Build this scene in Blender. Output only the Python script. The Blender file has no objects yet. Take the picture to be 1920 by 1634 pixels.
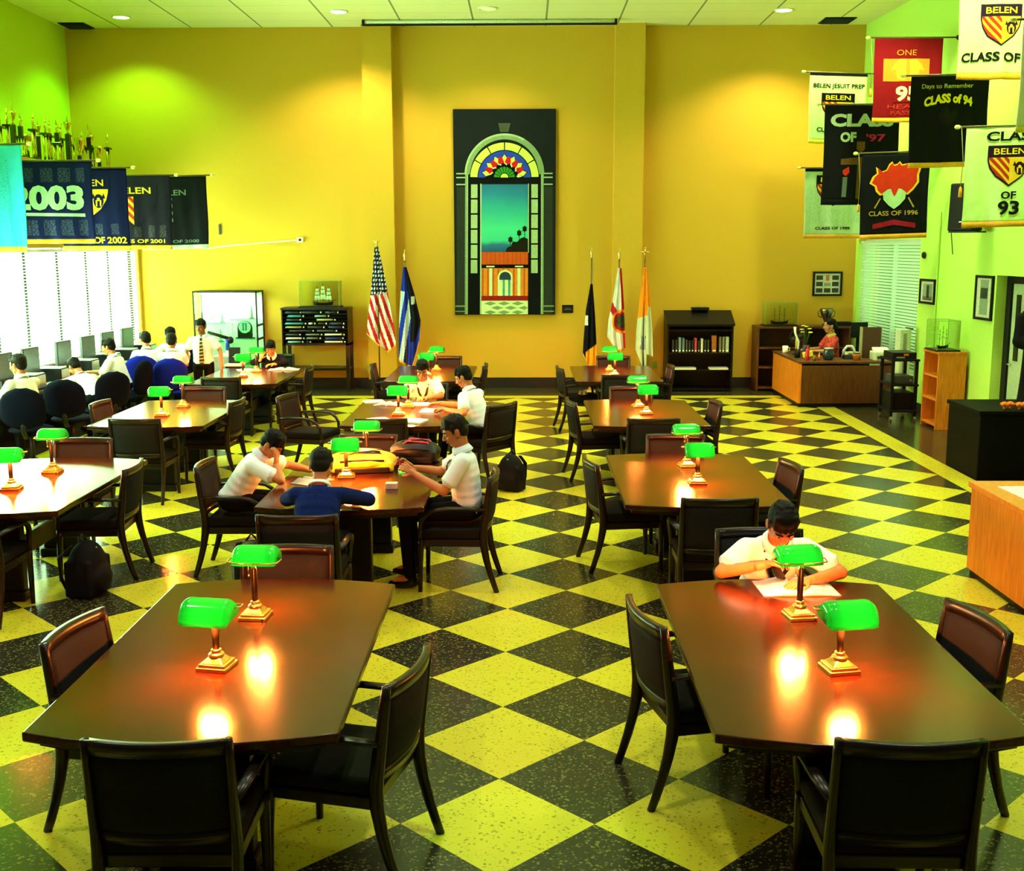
import bpy, bmesh, math, random
import numpy as np
from mathutils import Vector, Matrix, Quaternion
random.seed(7)
R = math.radians; PI = math.pi
S = bpy.context.scene; COL = S.collection
# ---------------------------------------------------------------- camera, world, light, exposure
cd = bpy.data.cameras.new('camera'); cam = bpy.data.objects.new('camera', cd); COL.objects.link(cam)
cd.sensor_width = 36.0; cd.lens = 2116.72 / 1920 * 36.0; cd.clip_start = 0.05; cd.clip_end = 200
_p, _yaw, _roll = 0.1667, -0.0114, -0.0024
cam.location = (0.1224, -4.6594, 2.5352)
_rt = Vector((math.cos(_yaw), -math.sin(_yaw), 0))
_fw = Vector((math.sin(_yaw) * math.cos(_p), math.cos(_yaw) * math.cos(_p), -math.sin(_p)))
_up = _rt.cross(_fw)
_m = Matrix((_rt, _up, -_fw)).transposed()
cam.rotation_euler = (_m @ Matrix.Rotation(_roll, 3, 'Z')).to_euler()
S.camera = cam
S.view_settings.view_transform = 'Standard'; S.view_settings.look = 'None'
S.view_settings.exposure = 0.0; S.view_settings.gamma = 1.0; S.view_settings.use_curve_mapping = False
W = bpy.data.worlds.new('world'); S.world = W; W.use_nodes = True
W.node_tree.nodes['Background'].inputs[0].default_value = (0.85, 1.0, 0.55, 1)
W.node_tree.nodes['Background'].inputs[1].default_value = 0.06
CEIL = 6.25; YB = 15.6; XL = -7.8; XW = -6.72; LEDGE = 3.75
def rx(y): return 5.97 + 0.055 * (YB - y)          # right wall runs slightly out of square
RANG = math.atan(0.055)

def lamp(name, kind, loc, energy, color, size=0.2, rot=None, **kw):
    l = bpy.data.lights.new(name, kind); l.energy = energy; l.color = color
    if kind == 'AREA':
        l.shape = kw.get('shape', 'DISK'); l.size = size
        if 'size_y' in kw: l.size_y = kw['size_y']
    elif kind == 'SPOT':
        l.shadow_soft_size = size; l.spot_size = R(kw.get('ang', 110)); l.spot_blend = kw.get('blend', .5)
    else: l.shadow_soft_size = size
    o = bpy.data.objects.new(name, l); o.location = loc
    if rot: o.rotation_euler = rot
    COL.objects.link(o); return o
WARM = (1.0, .86, .50); GRN = (.24, 1.0, .06); YG = (.80, 1.0, .42)
# recessed wall-wash downlights along the far wall (seen in the ceiling) and the ones nearer the camera
WASH = [(-6.48, 14.63, GRN, 400), (-2.86, 14.28, WARM, 430), (-0.46, 14.09, WARM, 260), (4.27, 14.32, WARM, 450)]
for x, y, c, e in WASH: lamp('downlight_beam', 'SPOT', (x, y, CEIL - .05), e, c, .09, ang=128, blend=.55)
for x, y, c, e in [(-7.15, 11.0, GRN, 1000), (-6.9, 7.5, GRN, 600), (5.0, 10.6, YG, 600), (5.0, 7.0, YG, 600), (5.0, 13.4, YG, 250)]:
    lamp('downlight_beam', 'SPOT', (x, y, CEIL - .05), e, c, .09, ang=128, blend=.55)
for x in (-4.2, -0.6, 2.9):
    for y in (-1.0, 3.0, 7.0, 10.6):
        lamp('downlight_beam', 'SPOT', (x, y, CEIL - .05), 330, (.97, 1.0, .82), .12, ang=115, blend=.8)
lamp('downlight_beam', 'SPOT', (.0, -.35, CEIL - .05), 500, (.30, 1.0, .10), .06, ang=16, blend=.5)
lamp('daylight_left', 'AREA', (-7.25, 9.5, 1.75), 3600, (.93, 1.0, .97), 12.0, rot=(0, -PI / 2, 0), shape='RECTANGLE', size_y=1.7).data.size = 1.7
bpy.data.lights['daylight_left'].size_y = 12.0
lamp('daylight_right', 'AREA', (rx(14.1) + .55, 14.1, 1.9), 30, (.95, 1.0, .9), 1.6, rot=(0, PI / 2, 0), shape='RECTANGLE', size_y=2.6)

# ---------------------------------------------------------------- materials
MATS = {}
def nodes(name):
    m = bpy.data.materials.new(name); m.use_nodes = True
    nt = m.node_tree; return m, nt, nt.nodes['Principled BSDF']
def mat(name, col, rough=.5, metal=0, em=None, es=0, var=.12, scale=30, spec=.5, coat=0, sheen=0, alpha=1, trans=0, ior=1.45, stretch=None):
    if name in MATS: return MATS[name]
    m, nt, b = nodes(name)
    b.inputs['Roughness'].default_value = rough; b.inputs['Metallic'].default_value = metal
    b.inputs['Specular IOR Level'].default_value = spec; b.inputs['Coat Weight'].default_value = coat
    b.inputs['Coat Roughness'].default_value = .12
    b.inputs['Sheen Weight'].default_value = sheen; b.inputs['Alpha'].default_value = alpha
    b.inputs['Transmission Weight'].default_value = trans; b.inputs['IOR'].default_value = ior
    if em: b.inputs['Emission Color'].default_value = (*em, 1); b.inputs['Emission Strength'].default_value = es
    if var:
        t = nt.nodes.new('ShaderNodeTexCoord'); mp = nt.nodes.new('ShaderNodeMapping'); n = nt.nodes.new('ShaderNodeTexNoise')
        if stretch: mp.inputs['Scale'].default_value = stretch
        n.inputs['Scale'].default_value = scale; n.inputs['Detail'].default_value = 4
        cr = nt.nodes.new('ShaderNodeValToRGB'); e = cr.color_ramp.elements
        e[0].position = .3; e[1].position = .7
        e[0].color = tuple(c * (1 - var) for c in col) + (1,); e[1].color = tuple(min(1, c * (1 + var)) for c in col) + (1,)
        L = nt.links.new
        L(t.outputs['Object'], mp.inputs[0]); L(mp.outputs[0], n.inputs['Vector']); L(n.outputs[0], cr.inputs[0]); L(cr.outputs[0], b.inputs['Base Color'])
    else: b.inputs['Base Color'].default_value = (*col, 1)
    MATS[name] = m; return m

def math_node(nt, op, a, b=None, c=None):
    n = nt.nodes.new('ShaderNodeMath'); n.operation = op
    for i, v in enumerate((a, b, c)):
        if v is None: continue
        if isinstance(v, (int, float)): n.inputs[i].default_value = v
        else: nt.links.new(v, n.inputs[i])
    return n.outputs[0]
def mixc(nt, f, a, b):
    n = nt.nodes.new('ShaderNodeMix'); n.data_type = 'RGBA'
    for s, v in (('Factor', f), ('A', a), ('B', b)):
        i = {'Factor': 0, 'A': 6, 'B': 7}[s]
        if isinstance(v, tuple): n.inputs[i].default_value = v if len(v) == 4 else (*v, 1)
        elif isinstance(v, (int, float)): n.inputs[i].default_value = v
        else: nt.links.new(v, n.inputs[i])
    return n.outputs[2]

def floor_mat():
    m, nt, b = nodes('checkerboard terrazzo'); M = lambda *a: math_node(nt, *a)
    t = nt.nodes.new('ShaderNodeTexCoord'); sp = nt.nodes.new('ShaderNodeSeparateXYZ'); nt.links.new(t.outputs['Object'], sp.inputs[0])
    x, y = sp.outputs[0], sp.outputs[1]; h = .431
    a = M('DIVIDE', M('SUBTRACT', M('DIVIDE', M('ADD', x, y), h), 1.0), 2.0)
    c = M('DIVIDE', M('SUBTRACT', M('DIVIDE', M('SUBTRACT', x, y), h), 1.0), 2.0)
    par = M('FLOORED_MODULO', M('ADD', M('FLOOR', a), M('FLOOR', c)), 2.0)      # 0 = yellow, 1 = black
    inx = M('MULTIPLY', M('LESS_THAN', x, 11 * h), M('GREATER_THAN', x, -13 * h)); iny = M('LESS_THAN', y, 33 * h)
    infield = M('MULTIPLY', inx, iny)
    sx = M('MULTIPLY', M('LESS_THAN', x, 11 * h + .29), M('GREATER_THAN', x, -13 * h - .29)); sy = M('LESS_THAN', y, 33 * h + .29)
    instrip = M('MULTIPLY', sx, sy)
    # 1 where black
    black = M('ADD', M('MULTIPLY', infield, par), M('SUBTRACT', 1.0, instrip))
    v = nt.nodes.new('ShaderNodeTexVoronoi'); v.inputs['Scale'].default_value = 95; nt.links.new(t.outputs['Object'], v.inputs['Vector'])
    s2 = nt.nodes.new('ShaderNodeSeparateColor'); nt.links.new(v.outputs['Color'], s2.inputs[0])
    big = nt.nodes.new('ShaderNodeTexNoise'); big.inputs['Scale'].default_value = 1.6; nt.links.new(t.outputs['Object'], big.inputs['Vector'])
    chip = M('MULTIPLY', M('GREATER_THAN', s2.outputs[0], .80), s2.outputs[1])
    chip_y = M('MULTIPLY', M('GREATER_THAN', s2.outputs[0], .86), s2.outputs[2])
    yel = mixc(nt, chip_y, mixc(nt, big.outputs[0], (.70, .60, .035), (.64, .54, .028)), (.30, .24, .02))
    blk = mixc(nt, chip, (.022, .020, .011), (.20, .17, .04))
    nt.links.new(mixc(nt, black, yel, blk), b.inputs['Base Color'])
    b.inputs['Roughness'].default_value = .2; b.inputs['Specular IOR Level'].default_value = .35
    return m
def ceil_mat():
    m, nt, b = nodes('acoustic ceiling tiles'); M = lambda *a: math_node(nt, *a)
    t = nt.nodes.new('ShaderNodeTexCoord'); sp = nt.nodes.new('ShaderNodeSeparateXYZ'); nt.links.new(t.outputs['Object'], sp.inputs[0])
    gx = M('FLOORED_MODULO', M('ADD', sp.outputs[0], .75 + 6.1), 1.22); gy = M('FLOORED_MODULO', M('ADD', sp.outputs[1], .21), .61)
    lx = M('LESS_THAN', gx, .03); ly = M('MULTIPLY', M('LESS_THAN', gy, .022), .28)
    line = M('MAXIMUM', lx, ly)
    n = nt.nodes.new('ShaderNodeTexNoise'); n.inputs['Scale'].default_value = 60; nt.links.new(t.outputs['Object'], n.inputs['Vector'])
    tile = mixc(nt, n.outputs[0], (.70, .72, .38), (.82, .84, .46))
    nt.links.new(mixc(nt, line, tile, (.22, .24, .10)), b.inputs['Base Color']); b.inputs['Roughness'].default_value = .9
    return m
def wall_mat(name, c):
    m, nt, b = nodes(name)
    t = nt.nodes.new('ShaderNodeTexCoord'); n = nt.nodes.new('ShaderNodeTexNoise'); n.inputs['Scale'].default_value = 45; n.inputs['Detail'].default_value = 6
    nt.links.new(t.outputs['Object'], n.inputs['Vector'])
    nt.links.new(mixc(nt, n.outputs[0], tuple(v * .92 for v in c), tuple(min(1, v * 1.06) for v in c)), b.inputs['Base Color'])
    b.inputs['Roughness'].default_value = .75; b.inputs['Specular IOR Level'].default_value = .2
    bp = nt.nodes.new('ShaderNodeBump'); bp.inputs['Strength'].default_value = .08; nt.links.new(n.outputs[0], bp.inputs['Height']); nt.links.new(bp.outputs[0], b.inputs['Normal'])
    MATS[name] = m; return m
def wood_mat(name, c1, c2, rough=.3, scale=7, stretch=(1, 9, 9), coat=0, spec=.5):
    if name in MATS: return MATS[name]
    m, nt, b = nodes(name)
    t = nt.nodes.new('ShaderNodeTexCoord'); mp = nt.nodes.new('ShaderNodeMapping'); mp.inputs['Scale'].default_value = stretch
    n = nt.nodes.new('ShaderNodeTexNoise'); n.inputs['Scale'].default_value = scale; n.inputs['Detail'].default_value = 6; n.inputs['Distortion'].default_value = .6
    nt.links.new(t.outputs['Object'], mp.inputs[0]); nt.links.new(mp.outputs[0], n.inputs['Vector'])
    cr = nt.nodes.new('ShaderNodeValToRGB'); cr.color_ramp.elements[0].position = .35; cr.color_ramp.elements[1].position = .68
    cr.color_ramp.elements[0].color = (*c1, 1); cr.color_ramp.elements[1].color = (*c2, 1)
    nt.links.new(n.outputs[0], cr.inputs[0]); nt.links.new(cr.outputs[0], b.inputs['Base Color'])
    b.inputs['Roughness'].default_value = rough; b.inputs['Coat Weight'].default_value = coat; b.inputs['Coat Roughness'].default_value = .1; b.inputs['Specular IOR Level'].default_value = spec
    MATS[name] = m; return m
def glass_mat(name, tint=(.8, 1, .75), a=.14):
    if name in MATS: return MATS[name]
    m = bpy.data.materials.new(name); m.use_nodes = True; nt = m.node_tree; nt.nodes.clear()
    o = nt.nodes.new('ShaderNodeOutputMaterial'); tr = nt.nodes.new('ShaderNodeBsdfTransparent'); g = nt.nodes.new('ShaderNodeBsdfGlossy')
    tr.inputs[0].default_value = (*tint, 1); g.inputs['Roughness'].default_value = .03; mx = nt.nodes.new('ShaderNodeMixShader')
    f = nt.nodes.new('ShaderNodeFresnel'); f.inputs[0].default_value = 1.45
    nt.links.new(math_node(nt, 'MULTIPLY_ADD', f.outputs[0], .22, a * .2), mx.inputs[0])
    nt.links.new(tr.outputs[0], mx.inputs[1]); nt.links.new(g.outputs[0], mx.inputs[2]); nt.links.new(mx.outputs[0], o.inputs[0])
    MATS[name] = m; return m
def translucent_mat(name, col, tcol, tf=.5, rough=.15, spec=.5):
    if name in MATS: return MATS[name]
    m, nt, b = nodes(name); b.inputs['Base Color'].default_value = (*col, 1); b.inputs['Roughness'].default_value = rough; b.inputs['Specular IOR Level'].default_value = spec
    tl = nt.nodes.new('ShaderNodeBsdfTranslucent'); tl.inputs[0].default_value = (*tcol, 1); mx = nt.nodes.new('ShaderNodeMixShader')
    t = nt.nodes.new('ShaderNodeTexCoord'); n = nt.nodes.new('ShaderNodeTexNoise'); n.inputs['Scale'].default_value = 12; nt.links.new(t.outputs['Object'], n.inputs['Vector'])
    nt.links.new(math_node(nt, 'MULTIPLY_ADD', n.outputs[0], .06, tf - .03), mx.inputs[0])
    nt.links.new(b.outputs[0], mx.inputs[1]); nt.links.new(tl.outputs[0], mx.inputs[2]); nt.links.new(mx.outputs[0], nt.nodes['Material Output'].inputs[0])
    MATS[name] = m; return m

BLK = mat('black wood', (.007, .006, .005), .38, spec=.2)
FAB = mat('charcoal chair fabric', (.009, .008, .006), .9, spec=.12, scale=200, var=.35)
FABT = mat('brown woven chair fabric', (.013, .013, .0135), .85, spec=.12, scale=260, var=.4)
CHW = wood_mat('espresso chair wood', (.006, .003, .003), (.014, .007, .005), .3, spec=.3)
TBL = wood_mat('dark walnut veneer', (.0165, .0032, .0008), (.040, .0076, .0017), .17, 5, (1.2, 14, 3), spec=.27)
BRASS = mat('polished brass', (.78, .50, .16), .28, 1.0)
DBR = mat('dark bronze', (.05, .035, .02), .3, .8)
WHT = mat('white paper', (.86, .86, .82), .7, var=.04)
GREY = mat('grey plastic', (.30, .32, .34), .5)
DGREY = mat('dark grey plastic', (.05, .055, .06), .45)
BPL = mat('black plastic', (.007, .007, .008), .45, spec=.25)
SILV = mat('silver metal', (.6, .62, .64), .3, .9)
CHROME = mat('chrome', (.8, .8, .8), .12, 1.0)
OAK = wood_mat('orange oak', (.62, .17, .010), (.85, .27, .018), .4, 4, (9, 9, 1))
OAKD = wood_mat('brown oak', (.075, .022, .004), (.125, .040, .008), .45, 4, (9, 9, 1))
BLUE = mat('blue upholstery', (.006, .010, .26), .95, spec=.06, scale=200)
NAVY = mat('navy upholstery', (.003, .004, .012), .95, spec=.06, scale=200)
GLASS = glass_mat('clear glass')

# ---------------------------------------------------------------- mesh builder
def rotm(e): return Matrix.Rotation(e[2], 3, 'Z') @ Matrix.Rotation(e[1], 3, 'Y') @ Matrix.Rotation(e[0], 3, 'X')
class MB:
    def __init__(s): s.v = []; s.f = []; s.m = []; s.mats = []
    def mi(s, m):
        if m is None: return 0
        if m not in s.mats: s.mats.append(m)
        return s.mats.index(m)
    def add(s, vs, fs, m=None, T=None):
        o = len(s.v); k = s.mi(m)
        s.v += [tuple(T @ Vector(v)) if T is not None else tuple(v) for v in vs]
        s.f += [tuple(i + o for i in f) for f in fs]; s.m += [k] * len(fs); return s
    def box(s, c, d, m=None, rot=None, top=None):
        x, y, z = d[0] / 2, d[1] / 2, d[2] / 2; tx, ty = (x, y) if top is None else (top[0] / 2, top[1] / 2)
        vs = [Vector(v) for v in ((-x, -y, -z), (x, -y, -z), (x, y, -z), (-x, y, -z), (-tx, -ty, z), (tx, -ty, z), (tx, ty, z), (-tx, ty, z))]
        if rot is not None:
            Q = rot if isinstance(rot, Matrix) else rotm(rot); vs = [Q @ v for v in vs]
        c = Vector(c)
        return s.add([v + c for v in vs], [(3, 2, 1, 0), (4, 5, 6, 7), (0, 1, 5, 4), (1, 2, 6, 5), (2, 3, 7, 6), (3, 0, 4, 7)], m)
    def b2(s, a, b, m=None):
        return s.box([(a[i] + b[i]) / 2 for i in range(3)], [abs(b[i] - a[i]) for i in range(3)], m)
    def tube(s, pts, r, m=None, n=10, flat=None, closed=False):
        pts = [Vector(p) for p in pts]; N = len(pts)
        rs = r if isinstance(r, (list, tuple)) else [r] * N
        vs = []; fs = []; prev = None
        for i, p in enumerate(pts):
            if closed: d = pts[(i + 1) % N] - pts[i - 1]
            else: d = pts[min(i + 1, N - 1)] - pts[max(i - 1, 0)]
            d = d.normalized() if d.length > 1e-9 else Vector((0, 0, 1))
            if prev is None: u = d.orthogonal().normalized() if flat is None else (Vector(flat) - d * Vector(flat).dot(d)).normalized()
            else: u = (prev - d * prev.dot(d)); u = u.normalized() if u.length > 1e-6 else d.orthogonal().normalized()
            prev = u; w = d.cross(u); rr = rs[i]; ra, rb = rr if isinstance(rr, (tuple, list)) else (rr, rr)
            for k in range(n):
                a = 2 * PI * k / n; vs.append(p + u * (math.cos(a) * ra) + w * (math.sin(a) * rb))
        for i in range(N if closed else N - 1):
            j = (i + 1) % N
            for k in range(n): fs.append((i * n + k, i * n + (k + 1) % n, j * n + (k + 1) % n, j * n + k))
        if not closed: fs += [tuple(range(n - 1, -1, -1)), tuple((N - 1) * n + k for k in range(n))]
        return s.add(vs, fs, m)
    def cyl(s, a, b, r0, r1=None, m=None, n=16): return s.tube([a, b], [r0, r0 if r1 is None else r1], m, n)
    def lathe(s, prof, c=(0, 0, 0), m=None, n=24, T=None):
        c = Vector(c); vs = []; fs = []; N = len(prof)
        for r, z in prof:
            for k in range(n):
                a = 2 * PI * k / n; vs.append(c + Vector((r * math.cos(a), r * math.sin(a), z)))
        for i in range(N - 1):
            for k in range(n): fs.append((i * n + k, i * n + (k + 1) % n, (i + 1) * n + (k + 1) % n, (i + 1) * n + k))
        fs += [tuple(range(n - 1, -1, -1)), tuple((N - 1) * n + k for k in range(n))]
        return s.add(vs, fs, m, T)
    def ell(s, c, r, m=None, rot=None, n=16, k=10):
        c = Vector(c); Q = None if rot is None else (rot if isinstance(rot, Matrix) else rotm(rot)); vs = [Vector((0, 0, -r[2]))]; fs = []
        for i in range(1, k):
            t = PI * i / k - PI / 2
            for j in range(n):
                a = 2 * PI * j / n; vs.append(Vector((r[0] * math.cos(t) * math.cos(a), r[1] * math.cos(t) * math.sin(a), r[2] * math.sin(t))))
        vs.append(Vector((0, 0, r[2]))); e = len(vs) - 1
        for j in range(n): fs.append((0, 1 + (j + 1) % n, 1 + j))
        for i in range(k - 2):
            for j in range(n): a = 1 + i * n; fs.append((a + j, a + (j + 1) % n, a + n + (j + 1) % n, a + n + j))
        a = 1 + (k - 2) * n
        for j in range(n): fs.append((a + j, a + (j + 1) % n, e))
        if Q is not None: vs = [Q @ v for v in vs]
        return s.add([v + c for v in vs], fs, m)
    def cap(s, a, b, ra, rb, m=None, n=12):       # tapered capsule
        a, b = Vector(a), Vector(b); d = (b - a); L = d.length; d = d.normalized() if L > 1e-9 else Vector((0, 0, 1))
        pts = []; rs = []
        for t in (90, 60, 30): pts.append(a - d * ra * math.sin(R(t))); rs.append(max(ra * math.cos(R(t)), 1e-4))
        pts += [a, b]; rs += [ra, rb]
        for t in (30, 60, 90): pts.append(b + d * rb * math.sin(R(t))); rs.append(max(rb * math.cos(R(t)), 1e-4))
        return s.tube(pts, rs, m, n)
    def prism(s, poly, y0, y1, m=None, plane='xz', T=None):   # polygon in a plane, extruded
        n = len(poly)
        if plane == 'xz': vs = [(p[0], y0, p[1]) for p in poly] + [(p[0], y1, p[1]) for p in poly]
        elif plane == 'xy': vs = [(p[0], p[1], y0) for p in poly] + [(p[0], p[1], y1) for p in poly]
        else: vs = [(y0, p[0], p[1]) for p in poly] + [(y1, p[0], p[1]) for p in poly]
        return s.add(vs, [tuple(range(n)), tuple(range(2 * n - 1, n - 1, -1))] + [(i, n + i, n + (i + 1) % n, (i + 1) % n) for i in range(n)], m, T)
    def build(s, name, m=None, parent=None, smooth=False, bevel=0, sub=0, seg=2, ang=40, fix=True):
        me = bpy.data.meshes.new(name); me.from_pydata(s.v, [], s.f)
        ms = s.mats if s.mats else [m]
        for q in ms: me.materials.append(q)
        if s.mats: me.polygons.foreach_set('material_index', s.m)
        if fix:
            b = bmesh.new(); b.from_mesh(me); bmesh.ops.recalc_face_normals(b, faces=b.faces); b.to_mesh(me); b.free()
        if smooth: me.shade_smooth()
        o = bpy.data.objects.new(name, me); COL.objects.link(o)
        if parent is not None: o.parent = parent
        if bevel:
            q = o.modifiers.new('bevel', 'BEVEL'); q.width = bevel; q.segments = seg; q.limit_method = 'ANGLE'; q.angle_limit = R(ang)
        if sub:
            q = o.modifiers.new('sub', 'SUBSURF'); q.levels = sub; q.render_levels = sub
        return o
def thing(name, label, cat, loc=(0, 0, 0), rz=0, group=None):
    o = bpy.data.objects.new(name, None); COL.objects.link(o); o.location = loc; o.rotation_euler = (0, 0, rz); o.empty_display_size = .1
    o['label'] = label; o['category'] = cat
    if group: o['group'] = group
    return o
def tag(o, label, cat, group=None, loc=None, rz=None):
    o['label'] = label; o['category'] = cat
    if group: o['group'] = group
    if loc is not None: o.location = loc
    if rz is not None: o.rotation_euler = (0, 0, rz)
    return o
def struct(o): o['kind'] = 'structure'; return o
def dup(root, loc, rz, label, group=None):
    r = root.copy(); COL.objects.link(r); r.location = loc; r.rotation_euler = (0, 0, rz); r['label'] = label
    if group: r['group'] = group
    for ch in list(root.children):
        c = ch.copy(); COL.objects.link(c); c.parent = r
        for g in list(ch.children):
            d = g.copy(); COL.objects.link(d); d.parent = c
    return r
def arc(c, r, a0, a1, n, r2=None): return [(c[0] + r * math.cos(R(a0 + (a1 - a0) * i / n)), c[1] + (r2 or r) * math.sin(R(a0 + (a1 - a0) * i / n))) for i in range(n + 1)]
def text_data(s, bold=.0):
    cu = bpy.data.curves.new('lettering', 'FONT'); cu.body = s; cu.size = 1; cu.offset = bold; cu.resolution_u = 3
    o = bpy.data.objects.new('lettering', cu); COL.objects.link(o); dg = bpy.context.evaluated_depsgraph_get(); dg.update()
    me = o.evaluated_get(dg).to_mesh(); vs = [tuple(v.co) for v in me.vertices]; fs = [tuple(p.vertices) for p in me.polygons]
    o.evaluated_get(dg).to_mesh_clear(); bpy.data.objects.remove(o); bpy.data.curves.remove(cu)
    return vs, fs
def text_fit(s, x0, x1, z0, z1, bold=.0):
    vs, fs = text_data(s, bold); xs = [v[0] for v in vs]; ys = [v[1] for v in vs]; a, b, c, d = min(xs), max(xs), min(ys), max(ys)
    return [(x0 + (v[0] - a) / (b - a) * (x1 - x0), 0, z0 + (v[1] - c) / max(1e-6, d - c) * (z1 - z0)) for v in vs], fs
# ================================================================ ROOM SHELL
OCHRE = wall_mat('ochre wall paint', (.63, .37, .030)); LIME = wall_mat('pale lime wall paint', (.53, .80, .13)); OCHRE_GREENLIT = wall_mat('ochre paint greened by lamplight', (.52, .64, .035))  # left wall: green lamplight put into the colour of the ochre paint
BASEM = mat('black vinyl baseboard', (.012, .011, .012), .4)
f = MB(); f.add([(-9, -7, 0), (9, -7, 0), (9, 15.9, 0), (-9, 15.9, 0), (-9, -7, -.1), (9, -7, -.1), (9, 15.9, -.1), (-9, 15.9, -.1)], [(0, 1, 2, 3), (7, 6, 5, 4), (0, 4, 5, 1), (1, 5, 6, 2), (2, 6, 7, 3), (3, 7, 4, 0)])
struct(f.build('floor', floor_mat()))
struct(MB().b2((-8.1, -3, CEIL), (8, 15.9, CEIL + .1)).build('ceiling', ceil_mat()))
struct(MB().b2((-8.1, YB, 0), (6.4, YB + .3, CEIL)).build('wall_back', OCHRE))
for i, (x0, x1) in enumerate(((-2.655, -2.15), (1.67, 2.175))):
    struct(MB().b2((x0, YB - .25, 0), (x1, YB, CEIL)).build('trim_%d' % (i + 1), OCHRE))
struct(MB().b2((XW, YB - .02, 0), (5.95, YB, .19)).build('baseboard_back', BASEM))
for i, (x0, x1) in enumerate(((-2.675, -2.13), (1.65, 2.195))):
    struct(MB().b2((x0, YB - .27, 0), (x1, YB - .02, .19)).build('trim_%d' % (i + 3), BASEM))
# thin dado joint on the far wall, left of the flags
struct(MB().b2((-4.4, YB - .012, .86), (-2.66, YB, .885)).build('trim_5', OCHRE))
# left: lower window wall stands forward of the upper wall, its top is the trophy ledge
struct(MB().b2((XL - .3, -3, LEDGE), (XL, YB, CEIL)).build('wall_left', OCHRE_GREENLIT))
lw = MB(); lw.b2((XW - .2, -3, 0), (XW, YB, .88)); lw.b2((XW - .2, -3, 2.52), (XW, YB, LEDGE - .15)); lw.b2((XW - .2, 15.48, .88), (XW, YB, 2.52)); lw.b2((XW - .2, -3, .88), (XW, 3.4, 2.52))
struct(lw.build('wall_left_lower', OCHRE))
struct(MB().b2((XL, -3, LEDGE - .15), (XW, YB, LEDGE)).build('trim_6', OCHRE))
struct(MB().b2((XW, -3, 0), (XW + .02, YB - .02, .17)).build('baseboard_left', BASEM))
wf = MB(); WF = mat('white window frame', (.75, .78, .72), .5)
for y in (3.4, 6.4, 9.4, 12.4, 15.44): wf.b2((XW - .16, y, .88), (XW - .1, y + .05, 2.52))
for z in (.88, 2.46): wf.b2((XW - .16, 3.4, z), (XW - .1, 15.48, z + .06))
w1 = struct(wf.build('window_1', WF))
for y in (3.45, 6.45, 9.45, 12.45): MB().b2((XW - .135, y, .94), (XW - .125, y + 2.95 if y < 12 else 15.44, 2.46)).build('window_pane', GLASS, w1)
struct(MB().b2((XW - .1, 3.4, .86), (XW + .04, 15.5, .885)).build('trim_7', WF))
SLAT2 = translucent_mat('pale mint blind slat', (.70, .82, .62), (.70, .9, .66), .4, .5)
SLAT = translucent_mat('white blind slat', (.85, .88, .84), (.92, .96, .92), .6, .4)
TAPE = mat('grey ladder tape', (.16, .26, .22), .8)
def blind(label, a, b, along, tapes, z0, z1, tilt, place, n_gap=.042, group='window blinds'):
    root = thing('window_blind', label, 'blind', group=group)
    s = MB(); tapes_ = [MB() for q in tapes]; z = z0 + .03; k = 0
    while z < z1 - .05:
        ca, sa = math.cos(tilt) * .026, math.sin(tilt) * .026
        s.add([place(a, -ca, z - sa), place(b, -ca, z - sa), place(b, ca, z + sa), place(a, ca, z + sa)], [(0, 1, 2, 3)])
        for q, t in zip(tapes, tapes_):
            w = .05 if q < 15 else .09
            t.add([place(q - w, ca + .004, z - .0165), place(q + w, ca + .004, z - .0165), place(q + w, ca + .004, z + .0165), place(q - w, ca + .004, z + .0165)], [(0, 1, 2, 3)])
        z += n_gap if tapes else .05
    s.build('slats', SLAT if tapes else SLAT2, root, fix=False); 
    for t in tapes_: t.build('ladder_tape', TAPE, root, fix=False)
    def bar(nm, zz, h):
        vs = [place(u, d, zz + e) for e in (0, h) for u in (a, b) for d in (-.02, .02)]
        MB().add(vs, [(0, 1, 3, 2), (4, 6, 7, 5), (0, 4, 5, 1), (2, 3, 7, 6), (0, 2, 6, 4), (1, 5, 7, 3)]).build(nm, WHT, root)
    bar('headrail', z1 - .04, .04); bar('bottom_rail', z0, .02)
PL = lambda q, d, z: (XW - .035 + d, q, z)
for lb, a, b, tp in (('white window blind nearest the far corner, behind the end computers', 12.5, 15.42, (13.1, 14.05, 15.07)), ('white window blind second from the far corner, left window', 9.75, 12.44, (10.0, 10.9, 12.0)),
                     ('white window blind third from the far corner, at the left photo edge', 6.5, 9.7, (6.7, 7.8, 9.2)), ('white window blind of the left window nearest the camera', 3.5, 6.44, (4.0, 5.2))):
    blind(lb, a, b, 1, tp, .90, 2.5, R(50), PL)
# right wall in its own slightly turned frame: t runs from the far corner towards the camera, d points into the wall
_n = math.hypot(1, .055); TD = Vector((.055 / _n, -1 / _n, 0)); DD = Vector((1 / _n, .055 / _n, 0)); RO = Vector((rx(YB), YB, 0))
def RP(t, d, z): return RO + TD * t + DD * d + Vector((0, 0, z))
def rbox(mb, t0, t1, d0, d1, z0, z1, m=None):
    vs = [RP(t, d, z) for z in (z0, z1) for t, d in ((t0, d0), (t1, d0), (t1, d1), (t0, d1))]
    return mb.add(vs, [(0, 1, 2, 3), (7, 6, 5, 4), (0, 4, 5, 1), (1, 5, 6, 2), (2, 6, 7, 3), (3, 7, 4, 0)], m)
rw = MB()
for t0, t1, z0, z1 in ((0, .12, 0, CEIL), (.12, 2.85, 2.62, CEIL), (.12, 2.85, 0, .5), (2.85, 5.38, 0, CEIL), (5.38, 6.5, 2.14, CEIL), (6.5, 18.6, 0, CEIL)): rbox(rw, t0, t1, 0, .3, z0, z1)
struct(rw.build('wall_right', LIME))
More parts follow.
